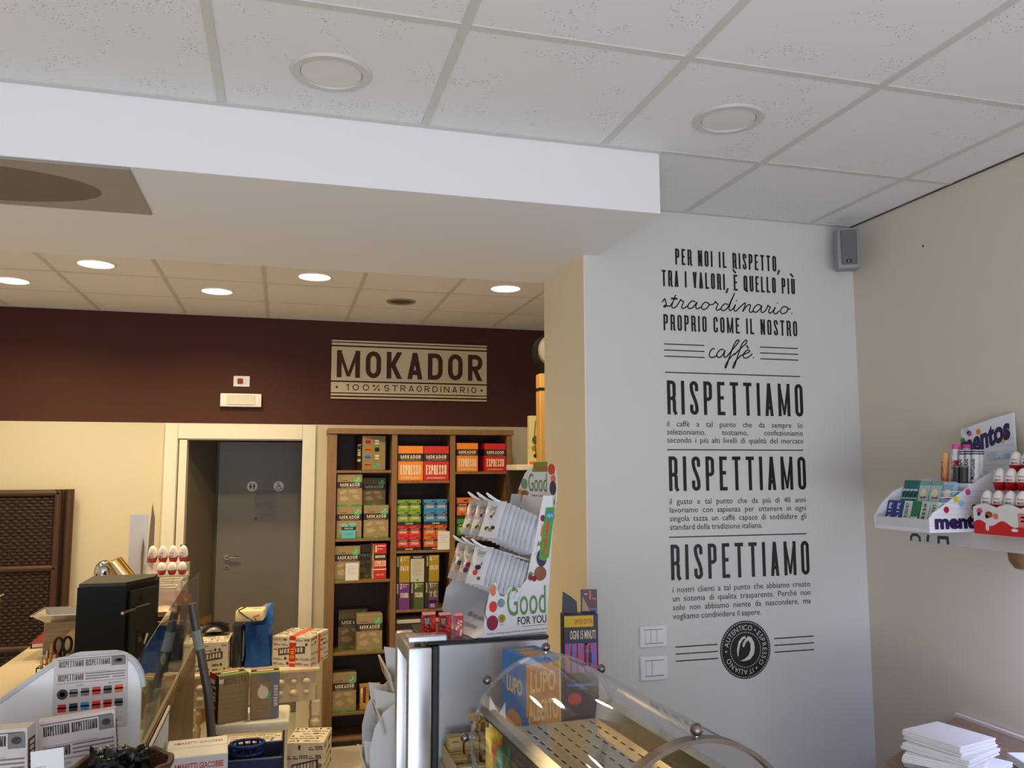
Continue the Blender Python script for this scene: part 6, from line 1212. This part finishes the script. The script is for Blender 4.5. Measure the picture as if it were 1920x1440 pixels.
for cx_, cy_, mm in ((0.068, 0.072, MRED), (0.108, 0.105, GOLDY), (0.127, 0.092, PALEB), (0.157, 0.128, PINKP), (0.178, 0.078, M('choc_print', (120, 70, 40), .5))): dot(m, (0, -0.0010, 0), (1, 0, 0), (0, 0, 1), cx_, cy_, 0.0105, mm)
m.build('near_side_panel', mt)
m = MB(); m.prism([(0.0, 0.0), (-0.002, 0.04), (0.03, 0.085), (0.08, 0.125), (0.16, 0.155), (0.25, 0.175), (0.395, 0.18), (0.395, 0.0)], 'y', 0.248, 0.252, MW); m.build('far_side_panel', mt)
m = MB(); m.box(0.0, 0.0041, 0.0, 0.395, 0.2479, 0.012, MW); m.box(0.0, 0.0041, 0.0121, 0.004, 0.2479, 0.042, M('lip_white', (212, 212, 216), .5)); m.build('base_lip', mt)
m = MB(); m.box(0.085, 0.0041, 0.0125, 0.165, 0.2479, 0.085, MW); m.box(0.166, 0.0041, 0.0125, 0.33, 0.2479, 0.155, MW); m.build('step', mt)
hz = MB(); hz.prism([(0.030, 0.0), (0.262, 0.0), (0.258, 0.345), (0.130, 0.375), (0.03, 0.392)], 'x', 0.396, 0.400, MW)
O_ = (0.3958, 0.262, 0.0)      # looking at -x: text runs towards -y
for k in range(6): hz.prints(O_, (0, -1, 0), (0, 0, 1), 0.23, 0.38, [('r', .02, .50+.06*k, .98, .51+.06*k, M('display_stripe'))])
V, F = fit(built_in('mentos', 0.045), 0.0, 0.0, 0.215, 0.072); hz.flat(([(p[0], p[1]+p[0]*0.30) for p in V], F), (0.3948, 0.262, 0.240), (0, -1, 0), (0, 0, 1), MINK)
hz.flat(fit(built_in('FRESH'), 0.0, 0.0, 0.04, 0.012), (0.3948, 0.150, 0.242), (0, -1, 0.12), (0, 0, 1), PALEB); hz.flat(fit(built_in('COLLECTION'), 0.0, 0.0, 0.085, 0.014), (0.3948, 0.138, 0.226), (0, -1, 0.2), (0, 0, 1), PALEB)
for cy_, cz_, mm in ((0.010, 0.305, MGRN), (0.030, 0.338, PALEB), (0.042, 0.330, PINKP), (0.082, 0.334, ORANGE), (0.040, 0.232, PLUM), (0.080, 0.236, MGRN), (0.180, 0.300, GOLDY), (0.196, 0.322, MRED), (0.200, 0.245, PALEB)): dot(hz, (0.3952, 0.262, 0), (0, -1, 0), (0, 0, 1), cy_, cz_, 0.0105, mm)
for k in range(5): hz.prints((0.3958, 0.085, 0.0), (0, -1, 0), (0, 0, 1), 0.06, 0.2, [('e', .1+.2*k, .86, .06, .022, BLACKINK), ('e', .1+.2*k, .74, .06, .022, BLACKINK)])
hz.build('header_card', mt)
# packs in the display (front face looks at -x)
def pack(name, label, cat, x, y, z, w_, d, h, m_, items=(), lean=0.0, group=None):
    mb = MB(); mb.box(0, -w_/2, 0, d, w_/2, h, m_, 0.001); mb.prints((-0.0001, w_/2, 0), (0, -1, 0), (0, 0, 1), w_, h, items); mb.prints((0, -w_/2-.0001, 0), (1, 0, 0), (0, 0, 1), d, h, [('r', .1, .1, .9, .9, m_)])
    return tag(mb.build(name, None, (x, y, z+d*math.sin(lean)+0.0003), (0, lean, 0)), label, cat, group)
BLUEG = M('gum_blue', (34, 58, 136), 0.35); WHG = M('gum_white', (206, 214, 212), 0.35); GRG = M('gum_green', (22, 118, 76), 0.35); TEALG = M('gum_teal', (34, 112, 112), 0.3, 0.3, var=0.4, scale=60)
fr_ = [(BLUEG, 'AIR', WHITE, 'blue gum pack, farthest in the front row'), (BLUEG, 'AIR', WHITE, 'blue gum pack, second in the front row'), (WHG, 'VIVIDENT', MGRN, 'white gum pack with green lettering beside the blue packs'), (GRG, '', WHITE, 'green gum pack in the front row'), (WHG, 'FRESH', DGREY, 'pale gum pack with dark lettering, near end of the front row'), (WHG, 'VIVIDENT', MGRN, 'pale gum pack touching the near side panel, front row')]
for k, (mm, tx, im, lab) in enumerate(fr_):
    it = [('v', tx, .3, .12, .68, .9, im, .2)] if tx else [('R', .1, .05, .9, .35, WHITE)]
    pack('gum_pack', lab+' of the mint display', 'gum pack', 1.985+0.032, 2.19+0.228-0.0395*k, ZS+0.0126, 0.036, 0.016, 0.082, mm, it, 0.30, 'gum packs in the mint display')
for k in range(4): pack('gum_stick_pack', 'teal striped gum stick, %s from the far end of the middle row' % ORD[k], 'gum pack', 1.985+0.105, 2.19+0.235-0.0185*k, ZS+0.0855, 0.017, 0.012, 0.078, TEALG, [('R', .0, .15, 1, .2, WHG), ('R', .0, .5, 1, .6, WHG), ('g', [(.1, .2), (.9, .5), (.9, .6), (.1, .3)], BLACKINK)], 0.28, 'teal gum sticks in the mint display')
MINTC = M('mint_box_clear', (176, 204, 196), 0.25)
for k, (yy, mm, lab) in enumerate(((0.145, MINTC, 'pale mint box with green print, next to the teal sticks'), (0.093, MINTC, 'pale mint box, middle one of the middle row'), (0.040, M('mint_box_blue', (150, 180, 206), .25), 'pale blue mint box near the side panel, middle row'))):
    pack('mint_box', lab, 'mint box', 1.985+0.105, 2.19+yy, ZS+0.0855, 0.047, 0.016, 0.074, mm, [('r', 0, .82, 1, .98, M('mint_cap', (40, 150, 120), .3) if k < 2 else PALEB), ('t', 'DAYGUM', .12, .85, .88, .95, WHITE), ('e', .5, .45, .3, .2, CREAMP), ('R', .3, .2, .8, .28, MRED)], 0.28, 'mint boxes in the mint display')
def roll(label, x, y, z, r, h, m_, bands, text, tm, lean, name='mint_roll', cat='mint roll', group='rolls in the mint display'):
    mb = MB(); mb.cyl((0, 0, 0), (0, 0, h), r, r, m_, 18)
    for a_, b_, mm in bands: mb.cyl((0, 0, a_*h), (0, 0, b_*h), r+0.0004, r+0.0004, mm, 18)
    if text:
        V, F = fit(built_in(text, 0.02), 0.08*h, -r*0.6, 0.72*h, r*0.6)
        mb.add([(-(r+0.001)*math.cos(p[1]/r), -(-(r+0.001)*math.sin(-p[1]/r)), p[0]) for p in V], F, tm)
    return tag(mb.build(name, None, (x, y, z+r*math.sin(lean)+0.0003), (0, lean, 0)), label, cat, group)
XR = 1.985+0.215; ZR2 = ZS+0.1555
roll('orange fruit sweet roll, farthest in the back row', XR-.01, 2.335, ZR2, 0.012, 0.100, M('peach_roll', (222, 160, 100), .35), [(.0, .12, DKOR)], 'Fruittella', MRED, 0.1)
roll('tall pink topped mint roll in the back row', XR, 2.300, ZR2, 0.0125, 0.128, M('roll_white', (216, 210, 214), .35), [(.88, 1.0, PINKP), (.02, .58, MRED)], 'mentos', WHITE, 0.1)
roll('second pink topped mint roll behind the white ones', XR+.035, 2.291, ZR2, 0.0125, 0.128, M('roll_white'), [(.90, 1.0, PINKP)], 'mentos', MRED, 0.1)
for k in range(5): roll('white and navy mint roll, %s from the far end of the white group' % ORD[k], XR+0.030*(k % 2), 2.270-0.0135*k, ZR2, 0.0122, 0.108, M('roll_white'), [(.93, .97, MINK), (.86, .90, MINK)], 'MENTOS', MINK, 0.1)
for k in range(2): roll('dark short mint roll standing before the white rolls, '+('far one' if k == 0 else 'near one'), XR-0.030, 2.262-0.030*k, ZR2, 0.0125, 0.056, M('roll_dark', (54, 54, 58), .35, .2), [(.9, 1.0, GREYP)], '', None, 0.1)

# egg display
ed_ = thing('egg_display', 'red and white stepped tray of chocolate eggs on the wall shelf', 'sweets display', (2.095, 1.70, ZS+0.0005))
KR = M('wave_red', (206, 22, 26), .4); KW = M('wave_white', (230, 226, 224), .45)
yy0, yy1 = -0.12, 0.425
m = MB(); sc = []; n = 44
for i in range(n+1):
    y = yy1-(yy1-yy0)*i/n; sc.append((y, 0.083+0.012*abs(math.sin((yy1-y)/0.086*PI))))
m.prism([(yy0, 0), (yy1, 0)]+sc, 'x', 0.0, 0.004, KW)
rd = [(yy1-y, z) for y, z in [(yy1-(yy1-yy0)*i/n, 0.035+0.009*math.sin(i*0.9)) for i in range(n+1)]]
m.flat(([(0, 0), (yy1-yy0, 0)]+rd[::-1], [tuple(range(n+3))]), (-0.0006, yy1, 0.001), (0, -1, 0), (0, 0, 1), KR)
for cy_, cz_, rx_, rz_, mm in ((0.026, 0.072, 0.011, 0.009, PINKP), (0.022, 0.062, 0.006, 0.006, PLUM), (0.060, 0.062, 0.014, 0.010, NUT), (0.085, 0.058, 0.010, 0.009, ORB), (0.052, 0.055, 0.006, 0.006, DBROWN), (0.052, 0.024, 0.007, 0.012, KW), (0.150, 0.02, 0.012, 0.005, KW), (0.2, 0.022, 0.006, 0.008, KW)):
    m.flat(([(cy_+rx_*math.cos(2*PI*i/16), cz_+rz_*math.sin(2*PI*i/16)) for i in range(16)], [tuple(range(16))]), (-0.0012, yy1, 0.0), (0, -1, 0), (0, 0, 1), mm)
m.prints((-0.0008, yy1-0.165, 0.03), (0, -1, 0), (0, 0, 1), 0.09, 0.045, [('R', 0, 0, 1, .9, M('pink_panel', (226, 130, 120), .5)), ('R', .1, .6, .8, .7, KW), ('R', .1, .35, .9, .45, KW)])
m.build('front_panel', ed_)
m = MB(); m.box(0.0041, yy0, 0, 0.30, yy1, 0.060, KR); m.box(0.072, yy0, 0.0602, 0.30, yy1, 0.128, MILKY); m.box(0.132, yy0, 0.1282, 0.30, yy1, 0.182, MILKY); m.build('step', ed_)
for row, (x, z, n_, y0) in enumerate(((2.135, ZS+0.0765, 5, 2.108), (2.195, ZS+0.1445, 5, 2.1135), (2.262, ZS+0.198, 4, 2.112))):
    rn = ('front', 'middle', 'top')[row]
    for k in range(n_):
        yk = y0-0.0425*k
        egg_at(None, 'chocolate egg in the %s row of the egg display, %s from its far end' % (rn, ORD[k]), (x, yk, z), 0.0195, 0.060, 'chocolate eggs on the wall shelf', (0, 0.08, 0), REDC, True, face=-PI/2+0.4)

# table with napkins
tbx = thing('napkin_counter', 'wooden counter along the right wall carrying the white napkins', 'counter', (2.10, 1.9, 0))
TW_ = wood('brown_table_top', (120, 96, 80), (150, 122, 102), 1)
m = MB(); m.prism([(-0.32, -0.6), (0.30, -0.6), (0.30, 0.67), (-0.26, 0.36), (-0.32, 0.30)], 'z', 1.055, 1.090, TW_); m.build('table_top', tbx)
m = MB(); m.box(0.301, -0.6, 1.06, 0.316, 0.68, 1.102, M('pale_trim', (216, 208, 200), .45), 0.002); m.build('back_trim', tbx)
MB().prism([(-0.30, -0.58), (0.30, -0.58), (0.30, 0.65), (-0.245, 0.34), (-0.30, 0.29)], 'z', 0.0, 1.0545, COUNTER).build('body', tbx)  # unseen closed body instead of legs, shaped to shade the wall behind
NAP = M('white_napkin_paper', (236, 236, 240), 0.85, var=0.015, bump=0.15, bscale=60)
def napkins(label, x, y, z, rz, a, b, t, tilt=(0, 0), sheets=4):
    mb = MB(); r = random.Random(int(1000*(x+y+z))); dz = t/sheets
    for k in range(sheets):
        o = r.uniform(-.003, .003); mb.box(-a/2+o, -b/2-o, k*dz, a/2+o, b/2-o, (k+1)*dz-0.0003, NAP, min(0.0015, dz*0.3))
    return tag(mb.build('napkin_stack', None, (x, y, z), (tilt[0], tilt[1], rz)), label, 'napkins', 'folded white napkins on the table')
zz = 1.0905
napkins('lowest bundle of folded white napkins in the pile', 1.985, 2.13, zz, 0.42, 0.20, 0.23, 0.030)
napkins('second bundle from below in the napkin pile, sticking out to the left', 1.945, 2.125, zz+0.0305, 0.62, 0.19, 0.21, 0.022)
napkins('third bundle from below in the napkin pile', 1.960, 2.130, zz+0.053, 0.35, 0.19, 0.20, 0.020)
napkins('top bundle of thick folded napkins on the pile', 1.968, 2.140, zz+0.0735, 0.22, 0.17, 0.19, 0.030, (0, 0), 5)
napkins('flat napkin lying apart, left of the pile near the table edge', 1.820, 2.05, zz, 0.5, 0.08, 0.13, 0.010, (0, 0), 2)
napkins('small crumpled napkin bundle right of the pile', 2.225, 2.075, zz, -0.3, 0.11, 0.12, 0.026, (0, 0), 4)
